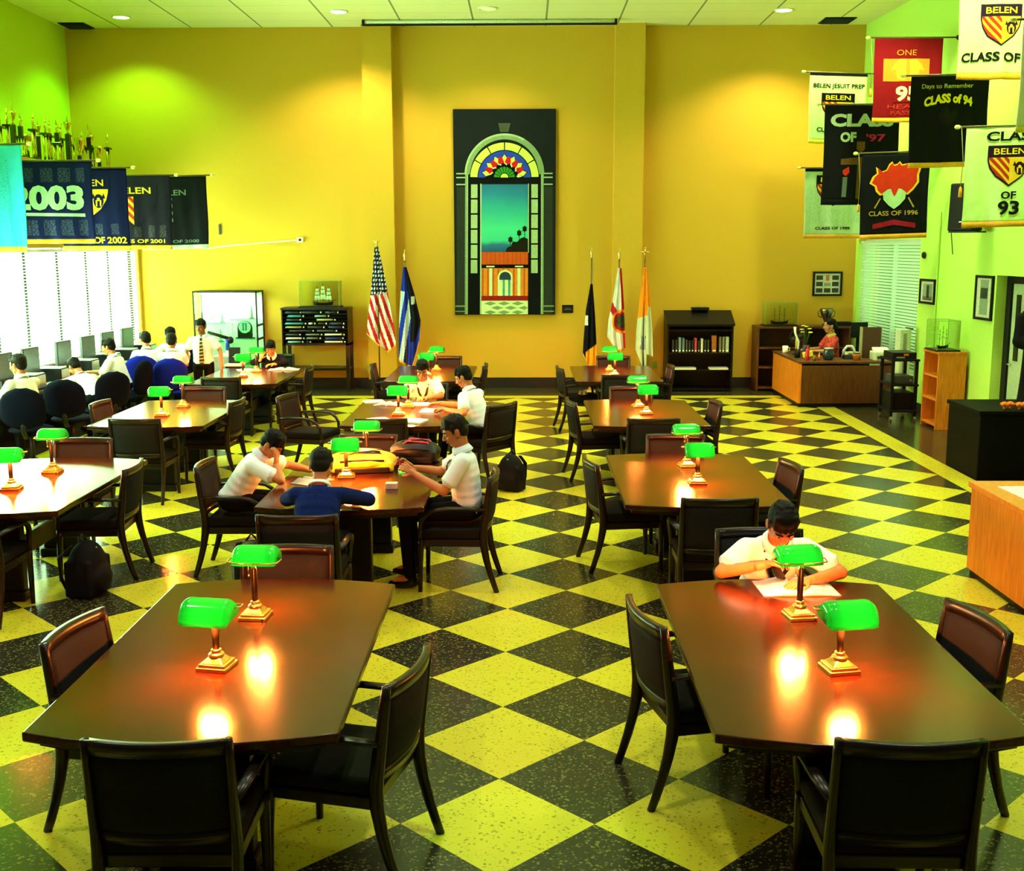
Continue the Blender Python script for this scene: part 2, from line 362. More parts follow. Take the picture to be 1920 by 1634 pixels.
bb = MB(); rbox(bb, .0, 5.38, -.02, 0, 0, .15); rbox(bb, 6.5, 18, -.02, 0, 0, .15); struct(bb.build('baseboard_right', BASEM))
wf2 = MB()
for t in (.12, 1.46, 2.80): rbox(wf2, t, t + .05, .12, .18, .5, 2.62)
for z in (.5, 2.57): rbox(wf2, .12, 2.85, .12, .18, z, z + .05)
w2 = struct(wf2.build('window_2', WF)); g2 = MB(); rbox(g2, .17, 1.46, .145, .155, .55, 2.57); g2.build('window_pane', GLASS, w2)
g2 = MB(); rbox(g2, 1.51, 2.80, .145, .155, .55, 2.57); g2.build('window_pane', GLASS, w2)
blind('white closed blind of the window behind the librarian', .16, 2.82, 1, (), .52, 2.6, R(52), lambda q, d, z: tuple(RP(q, .05 - d, z)))
# door in a recess of the right wall
DG = mat('pale green painted door', (.40, .50, .30), .5); fr = MB()
rbox(fr, 5.38, 5.50, .14, .24, 0, 2.14); rbox(fr, 6.40, 6.5, .14, .24, 0, 2.14); rbox(fr, 5.38, 6.5, .14, .24, 2.04, 2.14)
d1 = struct(fr.build('door_1', BPL)); lf = MB(); rbox(lf, 5.505, 6.395, .17, .215, .01, 2.035); lf.build('door_leaf', DG, d1, bevel=.004)
l2 = MB(); rbox(l2, 5.62, 5.74, .162, .169, 1.05, 1.90); l2.build('door_glass', mat('dark glazing', (.01, .012, .01), .1), d1)
l3 = MB(); l3.tube([RP(5.56, .17, 1.0), RP(5.56, .12, 1.0), RP(5.66, .11, 1.0)], .011, None, 8); l3.ell(RP(5.56, .165, 1.0), (.012, .03, .03)); l3.build('door_handle', CHROME, d1, True)
l4 = MB(); rbox(l4, 5.80, 5.92, .160, .169, 1.56, 1.70); l4.build('door_sign', BPL, d1); l5 = MB(); rbox(l5, 5.84, 5.90, .160, .169, 1.93, 2.0); l5.build('door_sticker', mat('amber sticker', (.8, .35, .03)), d1)
# pictures on the walls
def picture(label, t0, t1, z0, z1, art, back=False):
    root = thing('framed_picture', label, 'picture', group='framed pictures')
    P = (lambda t, d, z: Vector((t, YB - .001 + d, z))) if back else (lambda t, d, z: RP(t, d - .001, z))
    def bx(mb, a, b, d0, d1, c, e, m=None):
        vs = [P(t, d, z) for z in (c, e) for t, d in ((a, d0), (b, d0), (b, d1), (a, d1))]
        mb.add(vs, [(0, 1, 2, 3), (7, 6, 5, 4), (0, 4, 5, 1), (1, 5, 6, 2), (2, 6, 7, 3), (3, 7, 4, 0)], m)
    F = MB(); w = .035
    bx(F, t0, t0 + w, -.03, 0, z0, z1); bx(F, t1 - w, t1, -.03, 0, z0, z1); bx(F, t0 + w, t1 - w, -.03, 0, z0, z0 + w); bx(F, t0 + w, t1 - w, -.03, 0, z1 - w, z1)
    F.build('frame', BPL, root); Mt = MB(); bx(Mt, t0 + w, t1 - w, -.012, -.004, z0 + w, z1 - w); Mt.build('mount', mat('cream mount', (.62, .66, .5), .7), root)
    A = MB()
    for u0, u1, v0, v1, m in art: bx(A, t0 + (t1 - t0) * u0, t0 + (t1 - t0) * u1, -.016, -.0125, z0 + (z1 - z0) * v0, z0 + (z1 - z0) * v1, m)
    A.build('print', None, root)
DK = mat('dark print ink', (.03, .035, .03), .7); MID = mat('grey green print', (.25, .32, .22), .7); PINK = mat('rose print', (.5, .15, .12), .7)
grid = [(.12 + .27 * i, .34 + .27 * i, .14 + .26 * j, .32 + .26 * j, DK) for i in range(3) for j in range(3) if not (i == 1 and j > 0)] + [(.44, .56, .62, .86, PINK), (.39, .61, .40, .54, MID)]
picture('framed group of small photos on the ochre wall above the librarian', 5.23, 5.75, 1.64, 2.07, grid, True)
picture('small framed ship print beside the right window', 2.95, 3.5, 1.66, 2.03, [(.2, .8, .2, .8, MID), (.45, .62, .25, .75, DK), (.2, .8, .16, .3, DK)])
picture('tall narrow framed print next to the door', 4.82, 5.33, 1.54, 2.13, [(.28, .72, .12, .9, MID), (.3, .7, .48, .72, DK)])
pl = MB().b2((.79, YB - .012, 1.345), (.99, YB, 1.49)); pl = pl.build('wall_plaque', BPL, bevel=.004); tag(pl, 'small black plaque on the wall right of the big painting', 'plaque')
for n_, y_, z_, x0_, x1_ in (('a', 0, 1.405, .82, .96), ('b', 0, 1.43, .85, .93)): MB().b2((x0_ + 0, YB - .0135, z_), (x1_, YB - .012, z_ + .006)).build('engraving', MID, pl)
# conduit with sensor box on far wall
cn = MB().tube([(-5.55, YB - .02, 2.50), (-5.0, YB - .02, 2.56), (-3.9, YB - .02, 2.64)], .016, None, 8); tag(cn.build('wall_conduit', mat('cream plastic', (.75, .75, .5), .5)), 'cream cable conduit running across the far wall left of the flags', 'conduit')
sb = thing('sensor_box', 'small white sensor box at the end of the wall conduit', 'sensor', (-3.85, YB, 2.645)); MB().box((0, -.025, 0), (.11, .05, .09)).build('housing', WHT, sb, bevel=.006); MB().cyl((0, -.05, 0), (0, -.07, 0), .024, .02).build('lens', BPL, sb)
tag(MB().box((0, 0, 0), (.035, .03, .18)).build('wall_bracket', DGREY), 'small dark metal bracket on the far wall by the black banner', 'bracket', None, (-5.27, YB - .016, 2.83))
for lb, x in (('green wall socket behind the bookcase side, left one', 2.28), ('wall socket close to the black bookcase', 2.46)):
    o = MB().box((0, 0, 0), (.08, .012, .12)).build('wall_socket', mat('green cover plate', (.20, .42, .06), .5), bevel=.003); tag(o, lb, 'socket', None, (x, YB - .007, .42))
tr = MB().tube([RP(3.55, -.015, .3), RP(3.55, -.015, 3.0)], .012, None, 8); tag(tr.build('wall_conduit', LIME), 'thin vertical conduit painted lime on the right wall', 'conduit')
kn = MB().ell(RP(3.05, -.03, 2.38), (.03, .05, .05)); tag(kn.build('wall_sensor', BPL, None, True), 'little black round sensor on the right wall beside the blind', 'sensor')
# ceiling fixtures
LENS = mat('lit lamp lens', (1, 1, .8), em=(.95, 1, .62), es=9, var=0)
for i, (x, y) in enumerate(((-6.48, 14.63), (-2.86, 14.28), (-0.46, 14.09), (4.27, 14.32))):
    t = thing('ceiling_light', ('round recessed ceiling light at the far left corner', 'round recessed ceiling light left of the wall pilaster', 'dim recessed ceiling light at the top centre of the photo', 'round recessed ceiling light near the right corner')[i], 'light', (x, y, CEIL), 0, 'recessed ceiling lights')
    MB().tube([(.14 * math.cos(a * PI / 12), .14 * math.sin(a * PI / 12), -.004) for a in range(24)], .018, None, 8, closed=True).build('trim_ring', WF, t, True)
    MB().lathe([(.0, -.022), (.09, -.018), (.125, -.004), (.125, 0)]).build('lens', LENS if i != 2 else mat('dim lamp lens', (.5, 1, .2), em=(.5, 1, .2), es=1.2, var=0), t, True)
for lb, x0, x1, y0 in (('dark air vent in the ceiling at the far left corner', -7.72, -7.28, 15.1), ('dark air vent in the ceiling at the far right', 5.1, 5.62, 14.95)):
    t = thing('ceiling_vent', lb, 'vent', ((x0 + x1) / 2, y0 + .25, CEIL), 0, 'ceiling vents'); w = (x1 - x0) / 2
    MB().b2((-w, -.25, -.015), (w, .25, 0)).build('frame', BPL, t); s = MB()
    for k in range(7): s.box((0, -.2 + k * .066, -.02), (2 * w - .06, .045, .004), None, (R(35), 0, 0))
    s.build('louvres', DGREY, t)
t = thing('projection_screen', 'long rolled up projection screen case along the ceiling in front of the far wall', 'screen', (-.46, 14.98, CEIL))
MB().tube([(-2.1, 0, -.045), (2.1, 0, -.045)], .032, None, 12).build('casing', WF, t, True); MB().b2((-2.1, -.03, -.10), (2.1, .03, -.076)).build('bottom_bar', BPL, t)
for sx in (-2.1, 2.1): MB().cyl((sx - .02, 0, -.05), (sx + .02, 0, -.05), .05, None).build('end_cap', BPL, t)

# ================================================================ PAINTING
PX0, PX1, PZ0, PZ1, PY = -1.117, .667, 1.32, 4.868, YB - .07
def pc(cx, cy):
    L = 192 + (cy - 65) / 1495 * 20; Rr = 948 - (cy - 65) / 1495 * 3
    return (PX0 + (cx - L) / (Rr - L) * (PX1 - PX0), PZ1 - (cy - 65) / 1495 * (PZ1 - PZ0))
pm = lambda n, c: mat('paint ' + n, c, .7, var=.08, scale=20, spec=.06)
def sky_paint():
    m, nt, b = nodes('paint sky'); t = nt.nodes.new('ShaderNodeTexCoord'); sp = nt.nodes.new('ShaderNodeSeparateXYZ'); nt.links.new(t.outputs['Object'], sp.inputs[0])
    n = nt.nodes.new('ShaderNodeTexNoise'); n.inputs['Scale'].default_value = 3; nt.links.new(t.outputs['Object'], n.inputs['Vector'])
    z0, z1 = pc(571, 1090)[1], pc(571, 600)[1]
    v = math_node(nt, 'DIVIDE', math_node(nt, 'SUBTRACT', math_node(nt, 'MULTIPLY_ADD', n.outputs[0], .12, sp.outputs[2]), z0 + .06), z1 - z0)
    cr = nt.nodes.new('ShaderNodeValToRGB'); e = cr.color_ramp.elements
    e[0].position = 0; e[0].color = (.0, .06, .20, 1); e[1].position = 1; e[1].color = (.0, .13, .30, 1)
    for p, c in ((.10, (.0, .14, .30)), (.16, (.03, .55, .33)), (.35, (.04, .60, .34)), (.62, (.01, .36, .36)), (.85, (.0, .19, .36))):
        q = e.new(p); q.color = (*c, 1)
    nt.links.new(v, cr.inputs[0]); nt.links.new(cr.outputs[0], b.inputs['Base Color']); b.inputs['Roughness'].default_value = .6; return m
PT = thing('painting', 'tall painting of an arched stained glass doorway on the far wall', 'painting', (0, 0, 0))
MB().b2((PX0, PY, PZ0), (PX1, YB, PZ1)).build('canvas', pm('night', (.010, .014, .016)), PT)
LAY = {}
def pp(poly, m, layer, part):
    mb = LAY.setdefault(part, MB()); mb.prism([pc(*q) for q in poly], PY - .0012 * layer, PY - .0012 * (layer - 1) + .0004, m)
def prect(x0, y0, x1, y1, m, layer, part): pp([(x0, y0), (x1, y0), (x1, y1), (x0, y1)], m, layer, part)
def ring(c, r0, r1, a0, a1, m, layer, part, n=24, ry=1):
    o = arc(c, r1, a0, a1, n, r1 * ry); i = arc(c, r0, a0, a1, n, r0 * ry)
    for k in range(n): pp([o[k], o[k + 1], i[k + 1], i[k]], m, layer, part)
SAGE, PALE, INK, DIM = pm('sage', (.20, .32, .16)), pm('pale', (.36, .50, .27)), pm('black', (.004, .005, .006)), pm('dim', (.025, .032, .024))
LIMEY, PBL, PRD, PGR, PWH = pm('lime', (.62, .80, .12)), pm('cobalt', (.02, .06, .55)), pm('crimson', (.55, .012, .02)), pm('leaf', (.03, .25, .02)), pm('cream', (.68, .80, .45))
prect(222, 620, 285, 1555, DIM, 1, 'arch'); prect(862, 620, 925, 1555, DIM, 1, 'arch')
pp([(525, 165), (615, 165), (600, 228), (540, 228)], pm('keystone', (.06, .08, .05)), 1, 'arch')
ring((571, 530), 250, 292, 180, 360, SAGE, 2, 'arch', 30); ring((571, 530), 278, 292, 180, 300, PALE, 3, 'arch', 24)
for a, b in ((218, 283), (858, 924)):
    for y in (520, 548, 598): prect(a, y, b, y + 9, PALE, 2, 'arch')
prect(283, 528, 300, 1555, SAGE, 2, 'arch'); prect(296, 528, 304, 1555, PALE, 3, 'arch'); prect(842, 528, 859, 1555, SAGE, 2, 'arch'); prect(840, 528, 848, 1555, PALE, 3, 'arch')
C0 = (571, 553)
pp(arc(C0, 256, 180, 360, 30), INK, 2, 'stained_glass')
for k in range(6): ring(C0, 198, 250, 181 + k * 30, 209 + k * 30, LIMEY, 3, 'stained_glass', 8)
ring(C0, 140, 192, 180, 360, PBL, 3, 'stained_glass', 30)
for k in range(7):
    a = 180 + 180 * (k + .5) / 7; t = lambda r, d: (C0[0] + r * math.cos(R(a + d)), C0[1] + r * math.sin(R(a + d)))
    pp([t(172, 0), t(140, 11), t(95, 11.5), t(82, 0), t(95, -11.5), t(140, -11)], INK, 4, 'stained_glass')
    pp([t(166, 0), t(138, 9), t(96, 1), t(138, -9)], LIMEY, 5, 'stained_glass'); pp([t(130, 10), t(100, 2.5), t(88, 9), t(100, 13)], PWH, 5, 'stained_glass')
for k in range(6):
    a = 180 + 180 * (k + 1) / 7; t = lambda r, d: (C0[0] + r * math.cos(R(a + d)), C0[1] + r * math.sin(R(a + d)))
    pp([t(150, 5), t(112, 12), t(96, 0), t(112, -12), t(150, -5)], PRD, 6, 'stained_glass')
pp(arc(C0, 82, 180, 360, 20), INK, 6, 'stained_glass')
for k in range(9): ring(C0, 34, 76, 182 + 20 * k, 198 + 20 * k, PGR, 7, 'stained_glass', 3)
pp(arc(C0, 28, 180, 360, 12), LIMEY, 7, 'stained_glass')
prect(312, 553, 830, 597, INK, 3, 'door_frame'); prect(312, 597, 402, 1555, INK, 2, 'door_frame'); prect(748, 597, 830, 1555, INK, 2, 'door_frame')
for x0, x1, nm in ((326, 374, 'left_panes'), (768, 816, 'right_panes')):
    for k in range(6): prect(x0, 602 + k * 110, x1, 704 + k * 110 - 4, PALE, 3, nm)
prect(394, 597, 404, 1555, PALE, 3, 'door_frame'); prect(744, 597, 751, 1100, PALE, 3, 'door_frame')
prect(404, 602, 745, 1095, sky_paint(), 3, 'landscape')
PALM = pm('palm', (.012, .012, .006)); pp([(578, 1095), (592, 1062), (622, 1050), (632, 1018), (665, 1020), (690, 995), (715, 985), (744, 1000), (744, 1095)], PALM, 4, 'landscape')
for x, y in ((616, 1004), (680, 956), (720, 926)):
    pp([(x + 20 * (.7 + .3 * (k % 2)) * math.cos(k * PI / 6), y + 27 * (.7 + .3 * (k % 2)) * math.sin(k * PI / 6)) for k in range(12)], PALM, 5, 'landscape'); prect(x - 2, y + 20, x + 2, y + 60, PALM, 5, 'landscape')
ROOF, ORG = pm('roof', (.60, .09, .012)), pm('orange', (.75, .24, .02))
prect(404, 1095, 745, 1188, ROOF, 4, 'villa')
for k in range(11): prect(410 + k * 31, 1097, 414 + k * 31, 1186, pm('roof tile', (.42, .05, .01)), 5, 'villa')
prect(404, 1186, 745, 1214, INK, 4, 'villa'); prect(440, 1196, 500, 1206, PWH, 5, 'villa'); prect(650, 1196, 710, 1206, PWH, 5, 'villa')
prect(404, 1214, 745, 1418, ORG, 4, 'villa')
for k in range(9): prect(408 + k * 38, 1218, 420 + k * 38, 1418, pm('rust', (.55, .10, .012)), 5, 'villa')
for x in (462, 668): prect(x, 1214, x + 22, 1418, PWH, 6, 'villa')
pp([(524, 1418), (524, 1280)] + arc((578, 1280), 54, 180, 360, 14) + [(632, 1418)], PWH, 6, 'villa'); pp([(536, 1300), (536, 1282)] + arc((578, 1282), 42, 180, 360, 14) + [(620, 1300)], pm('slate', (.03, .05, .08)), 7, 'villa')
for k in range(4): prect(540 + k * 20, 1300, 556 + k * 20, 1418, (PWH, pm('teal', (.08, .35, .26)))[k % 2], 7, 'villa')
prect(404, 1418, 745, 1455, pm('maroon', (.30, .012, .012)), 4, 'villa')
prect(404, 1455, 745, 1556, PWH, 4, 'tiled_floor')
for j in range(3):
    for k in range(4):
        x = 425 + k * 100 + (j % 2) * 50; y = 1475 + j * 33
        if x < 700: pp([(x, y), (x + 45, y - 15), (x + 90 if x + 90 < 745 else 745, y), (x + 45, y + 15)], SAGE, 5, 'tiled_floor')
for x0, x1 in ((215, 300), (850, 935)): prect(x0, 1490, x1, 1500, SAGE, 3, 'tiled_floor'); prect(x0, 1530, x1, 1537, SAGE, 3, 'tiled_floor')
for k, mb in LAY.items(): mb.build(k, None, PT)
# ================================================================ READING TABLES
TZ = .74
def make_table(label):
    t = thing('reading_table', label, 'table', (0, 0, 0), 0, 'reading tables')
    hw, hl, bow = .595, .945, .105
    def outline(hw, hl, bow):
        pts = [(-hw + 2 * hw * i / 14, -hl - bow * (1 - (2 * i / 14 - 1) ** 2)) for i in range(15)]
        return pts + [(hw - 2 * hw * i / 14, hl + bow * (1 - (2 * i / 14 - 1) ** 2)) for i in range(15)]
    MB().prism(outline(hw, hl, bow), TZ - .038, TZ, None, 'xy').build('tabletop', TBL, t, bevel=.008, seg=3, ang=60)
    MB().prism(outline(hw - .05, hl - .04, bow), TZ - .07, TZ - .038, None, 'xy').build('underframe', BLK, t)
    for s in (-1, 1):
        MB().box((0, s * .60, .37), (.36, .09, .60)).build('pedestal', BLK, t, bevel=.01)
        MB().box((0, s * .60, .035), (.40, .16, .07)).build('foot', BLK, t, bevel=.012)
    MB().box((0, 0, .30), (.05, 1.12, .16)).build('stretcher', BLK, t, bevel=.008)
    return t
TAB = {'FL': (-1.17, .25), 'FR': (1.425, .25), 'M2': (-1.175, 3.95), 'R2': (1.42, 4.03), 'L2': (-3.69, 3.83), 'M3': (-1.17, 7.58), 'R3': (1.41, 7.56), 'L3': (-3.73, 7.55), 'M4': (-1.19, 11.40), 'R4': (1.40, 11.36), 'L4': (-3.76, 11.10)}
TLAB = {'FL': 'front left reading table, empty and closest to the camera', 'FR': 'front right reading table where a lone boy reads', 'M2': 'reading table piled with the yellow backpack', 'R2': 'empty reading table just behind the lone reading boy',
        'L2': 'reading table at the left photo edge glaring white from the window', 'M3': 'reading table with loose papers where two boys write', 'R3': 'empty reading table second from the back on the right', 'L3': 'reading table in front of the blue computer chairs',
        'M4': 'rearmost reading table below the striped flags', 'R4': 'rearmost reading table in front of the low black bookcase', 'L4': 'rearmost left reading table by the glass display case'}
tb0 = make_table(TLAB['FL']); tb0.location = (*TAB['FL'], 0)
for k, p in TAB.items():
    if k != 'FL': dup(tb0, (*p, 0), 0, TLAB[k])
# ---------------------------------------------------------------- banker's lamps
SHADE = translucent_mat('green glass shade', (.0, .16, .03), (.05, .85, .26), .30, .08, .8)
BULB = mat('lit bulb', (1, .8, .5), em=(1, .21, .035), es=3900, var=0)
def make_lamp(label):
    t = thing('desk_lamp', label, 'lamp', group='green banker lamps')
    b = MB(); b.box((0, 0, .011), (.158, .158, .022)); b.box((0, 0, .030), (.138, .138, .016)); b.box((0, 0, .052), (.116, .116, .028), None, None, (.066, .066))
    b.build('base', BRASS, t, bevel=.003); MB().cyl((.062, -.0795, .011), (.062, -.0835, .011), .006, None).build('switch', BPL, t)
    c = MB(); c.lathe([(.036, .066), (.042, .074), (.036, .084), (.022, .090), (.026, .096), (.026, .104), (.018, .108)]); c.build('collar', BRASS, t, True)
    MB().lathe([(.0165, .105), (.0185, .2), (.0165, .30), (.013, .315), (.007, .325)]).build('stem', DBR, t, True)
    MB().tube([(0, -.042, .32), (0, -.040, .342), (.10, -.038, .344), (.142, -.03, .346), (.150, .03, .35), (.125, .050, .352)], .004, None, 8).tube([(0, -.040, .342), (-.10, -.038, .344), (-.142, -.03, .346), (-.150, .03, .35), (-.125, .050, .352)], .004, None, 8).build('yoke', BRASS, t, True)
    # shade: half barrel of glass, open below, hung off the stem towards local +y
    sh = MB(); n, k = 16, 12; vs = []; L = .125
    for i in range(n + 1):
        u = -1 + 2 * i / n; e = 1 - .16 * max(0, (abs(u) - .72) / .28) ** 2
        for j in range(k + 1):
            a = R(0 + 180 * j / k); rr = .076 * e
            yy = .058 + math.cos(a) * rr * 1.22; zz = .330 + math.sin(a) * rr * 1.16
            vs.append((u * L, yy, zz))
    fs = [(i * (k + 1) + j, (i + 1) * (k + 1) + j, (i + 1) * (k + 1) + j + 1, i * (k + 1) + j + 1) for i in range(n) for j in range(k)]
    for i in (0, n):
        base = i * (k + 1); vs.append((-L if i == 0 else L, .058, .330)); c = len(vs) - 1
        for j in range(k): fs.append((base + j, base + j + 1, c) if i == 0 else (base + j + 1, base + j, c))
    sh.add(vs, fs); o = sh.build('shade', SHADE, t, True); q = o.modifiers.new('solid', 'SOLIDIFY'); q.thickness = .004; q.offset = -1
    MB().cap((-.05, .058, .338), (.05, .058, .338), .013, .013, None, 12).build('bulb', BULB, t, True)
    MB().cyl((.05, .058, .338), (.12, .058, .338), .012, None, None, 10).build('socket', BRASS, t)
    MB().tube([(-.03, .0, .355), (-.032, -.004, .30), (-.03, -.004, .27)], .0018, None, 6).ell((-.03, -.004, .264), (.005, .005, .007)).build('pull_chain', BRASS, t, True)
    return t
# (x, y, heading of the shade side in degrees, label)
LAMPS = [(-1.207, -.03, -100, 'green desk lamp nearest the camera on the front left table'), (-1.197, .64, 86, 'green desk lamp at the back of the front left table'),
 (1.466, -.05, -80, 'green desk lamp nearest the camera on the front right table'), (1.463, .65, 98, 'green desk lamp before the lone reading boy'),
 (1.44, 3.79, -91, 'nearer green lamp on the empty table behind the lone reading boy'), (1.454, 4.46, 96, 'farther green lamp on the empty table behind the lone reading boy'),
 (1.434, 7.40, -88, 'nearer green lamp on the empty table second from the back at right'), (1.401, 7.95, 98, 'farther green lamp on the empty table second from the back at right'),
 (1.38, 11.05, -90, 'nearer green lamp on the rearmost right table'), (1.36, 11.70, 94, 'farther green lamp on the rearmost right table'),
 (-1.278, 4.02, -84, 'green lamp in the middle of the yellow backpack'), (-1.20, 4.64, 92, 'green lamp behind the yellow backpack'),
 (-1.233, 7.33, -90, 'green lamp beside the loose white papers'), (-1.19, 7.95, 88, 'green lamp between the two writing boys'),
 (-1.25, 11.07, -86, 'nearer green lamp on the rearmost table below the flags'), (-1.16, 11.72, 84, 'farther green lamp on the rearmost table below the flags'),
 (-3.77, 7.28, -86, 'nearer green lamp on the table before the blue computer chairs'), (-3.745, 7.97, 92, 'farther green lamp on the table before the blue computer chairs'),
 (-3.723, 3.58, -82, 'green lamp cut by the left photo edge on the glaring white table'), (-3.685, 4.23, 92, 'farther green lamp on the glaring white table'),
 (-3.80, 10.95, -75, 'nearer green lamp at the glass display case'), (-3.764, 11.6, 92, 'green lamp in front of the boy in the dark sweater by the display case')]
lp0 = None
def shrink(t):
    for o in t.children:
        for v in o.data.vertices: v.co = Vector((v.co.x * .86, v.co.y * .86, v.co.z * (.80 if v.co.z < .318 else 1) - (0 if v.co.z < .318 else .0636)))
for x, y, a, lb in LAMPS:
    if lp0 is None: lp0 = make_lamp(lb); shrink(lp0); o = lp0; o.location = (x, y, TZ); o.rotation_euler = (0, 0, R(a - 90))
    else: o = dup(lp0, (x, y, TZ), R(a - 90), lb)
    k = 1 if a < 0 else .15                                          # shades swivel in their yokes: the ones turned to the camera hang lower
    for ch in o.children:
        if ch.name.split('.')[0] in ('shade', 'bulb', 'socket'):
            tl = R(-11) * k; piv = Vector((0, .05, .285)); ch.rotation_euler = (tl, 0, 0); ch.location = piv - Matrix.Rotation(tl, 3, 'X') @ piv + Vector((0, .008 * k, -.026 * k))
# ---------------------------------------------------------------- reading chairs (face local +y)
def make_chair(label):
    t = thing('armchair', label, 'chair', group='black reading room armchairs')
    s = MB(); s.box((0, .0, .435), (.50, .49, .075)); s.build('seat', FAB, t, True, bevel=.03, seg=4)
    fr = MB(); fr.b2((-.25, -.235, .345), (.25, .235, .40)); fr.build('seat_frame', CHW, t, bevel=.008)
    # side stile + sabre rear leg, one piece per side
    def bk(z): return -.245 - .055 * max(0, (z - .45) / .41) - .10 * max(0, (.42 - z) / .42) ** 1.6
    for sx in (-1, 1):
        zs = [0, .06, .15, .25, .35, .43, .5, .6, .7, .8, .865]
        MB().tube([(sx * (.247 - .0 * z), bk(z), z) for z in zs], [(.016, .019), (.017, .021), (.018, .023), (.02, .026), (.022, .03), (.022, .032), (.02, .03), (.019, .028), (.018, .025), (.017, .022), (.016, .018)], None, 10, flat=(1, 0, 0)).build('rear_leg', CHW, t, True)
        MB().tube([(sx * .243, .225, 0), (sx * .243, .222, .2), (sx * .243, .215, .36), (sx * .243, .215, .40)], [(.016, .016), (.02, .02), (.024, .024), (.024, .024)], None, 10, flat=(1, 0, 0)).build('front_leg', CHW, t, True)
        pth = [(sx * .255, bk(.66) + .01, .63), (sx * .272, -.12, .640), (sx * .276, .02, .639), (sx * .274, .11, .625), (sx * .268, .175, .585), (sx * .258, .212, .53), (sx * .246, .222, .44), (sx * .243, .22, .39)]
        MB().tube(pth, [(.022, .013), (.026, .014), (.026, .014), (.024, .015), (.022, .016), (.021, .017), (.02, .018), (.02, .018)], None, 10, flat=(1, 0, 0)).build('arm', CHW, t, True)
    # curved upholstered back with top and bottom rails
    def panel(z0, z1, th, hw, nm, m, bulge, nz=6):
        mb = MB(); nx = 10; vs = []
        for side in (0, 1):
            for j in range(nz + 1):
                z = z0 + (z1 - z0) * j / nz; v = 2 * j / nz - 1
                for i in range(nx + 1):
                    u = -1 + 2 * i / nx; y = bk(z) - .042 * (1 - u * u)
                    e = math.sqrt(max(0, 1 - abs(u) ** 6)) * math.sqrt(max(0, 1 - abs(v) ** 6)) if bulge else 1
                    vs.append((u * hw, y + (th * (.35 + .65 * e)) * (1 if side == 0 else -.6), z))
        w = nx + 1; h = (nz + 1) * w; fs = []
        for s_ in (0, 1):
            for j in range(nz):
                for i in range(nx): q = (s_ * h + j * w + i, s_ * h + j * w + i + 1, s_ * h + (j + 1) * w + i + 1, s_ * h + (j + 1) * w + i); fs.append(q if s_ else q[::-1])
        for i in range(nx): fs.append((i, i + 1, h + i + 1, h + i)); b = nz * w; fs.append((b + i + 1, b + i, h + b + i, h + b + i + 1))
        for j in range(nz): fs.append(((j + 1) * w, j * w, h + j * w, h + (j + 1) * w)); b = nx; fs.append((j * w + b, (j + 1) * w + b, h + (j + 1) * w + b, h + j * w + b))
        mb.add(vs, fs); return mb.build(nm, m, t, True)
    panel(.505, .815, .030, .232, 'backrest', FABT, True)
    panel(.812, .865, .020, .250, 'top_rail', CHW, False, 2); panel(.465, .507, .017, .246, 'bottom_rail', CHW, False, 2)
    return t
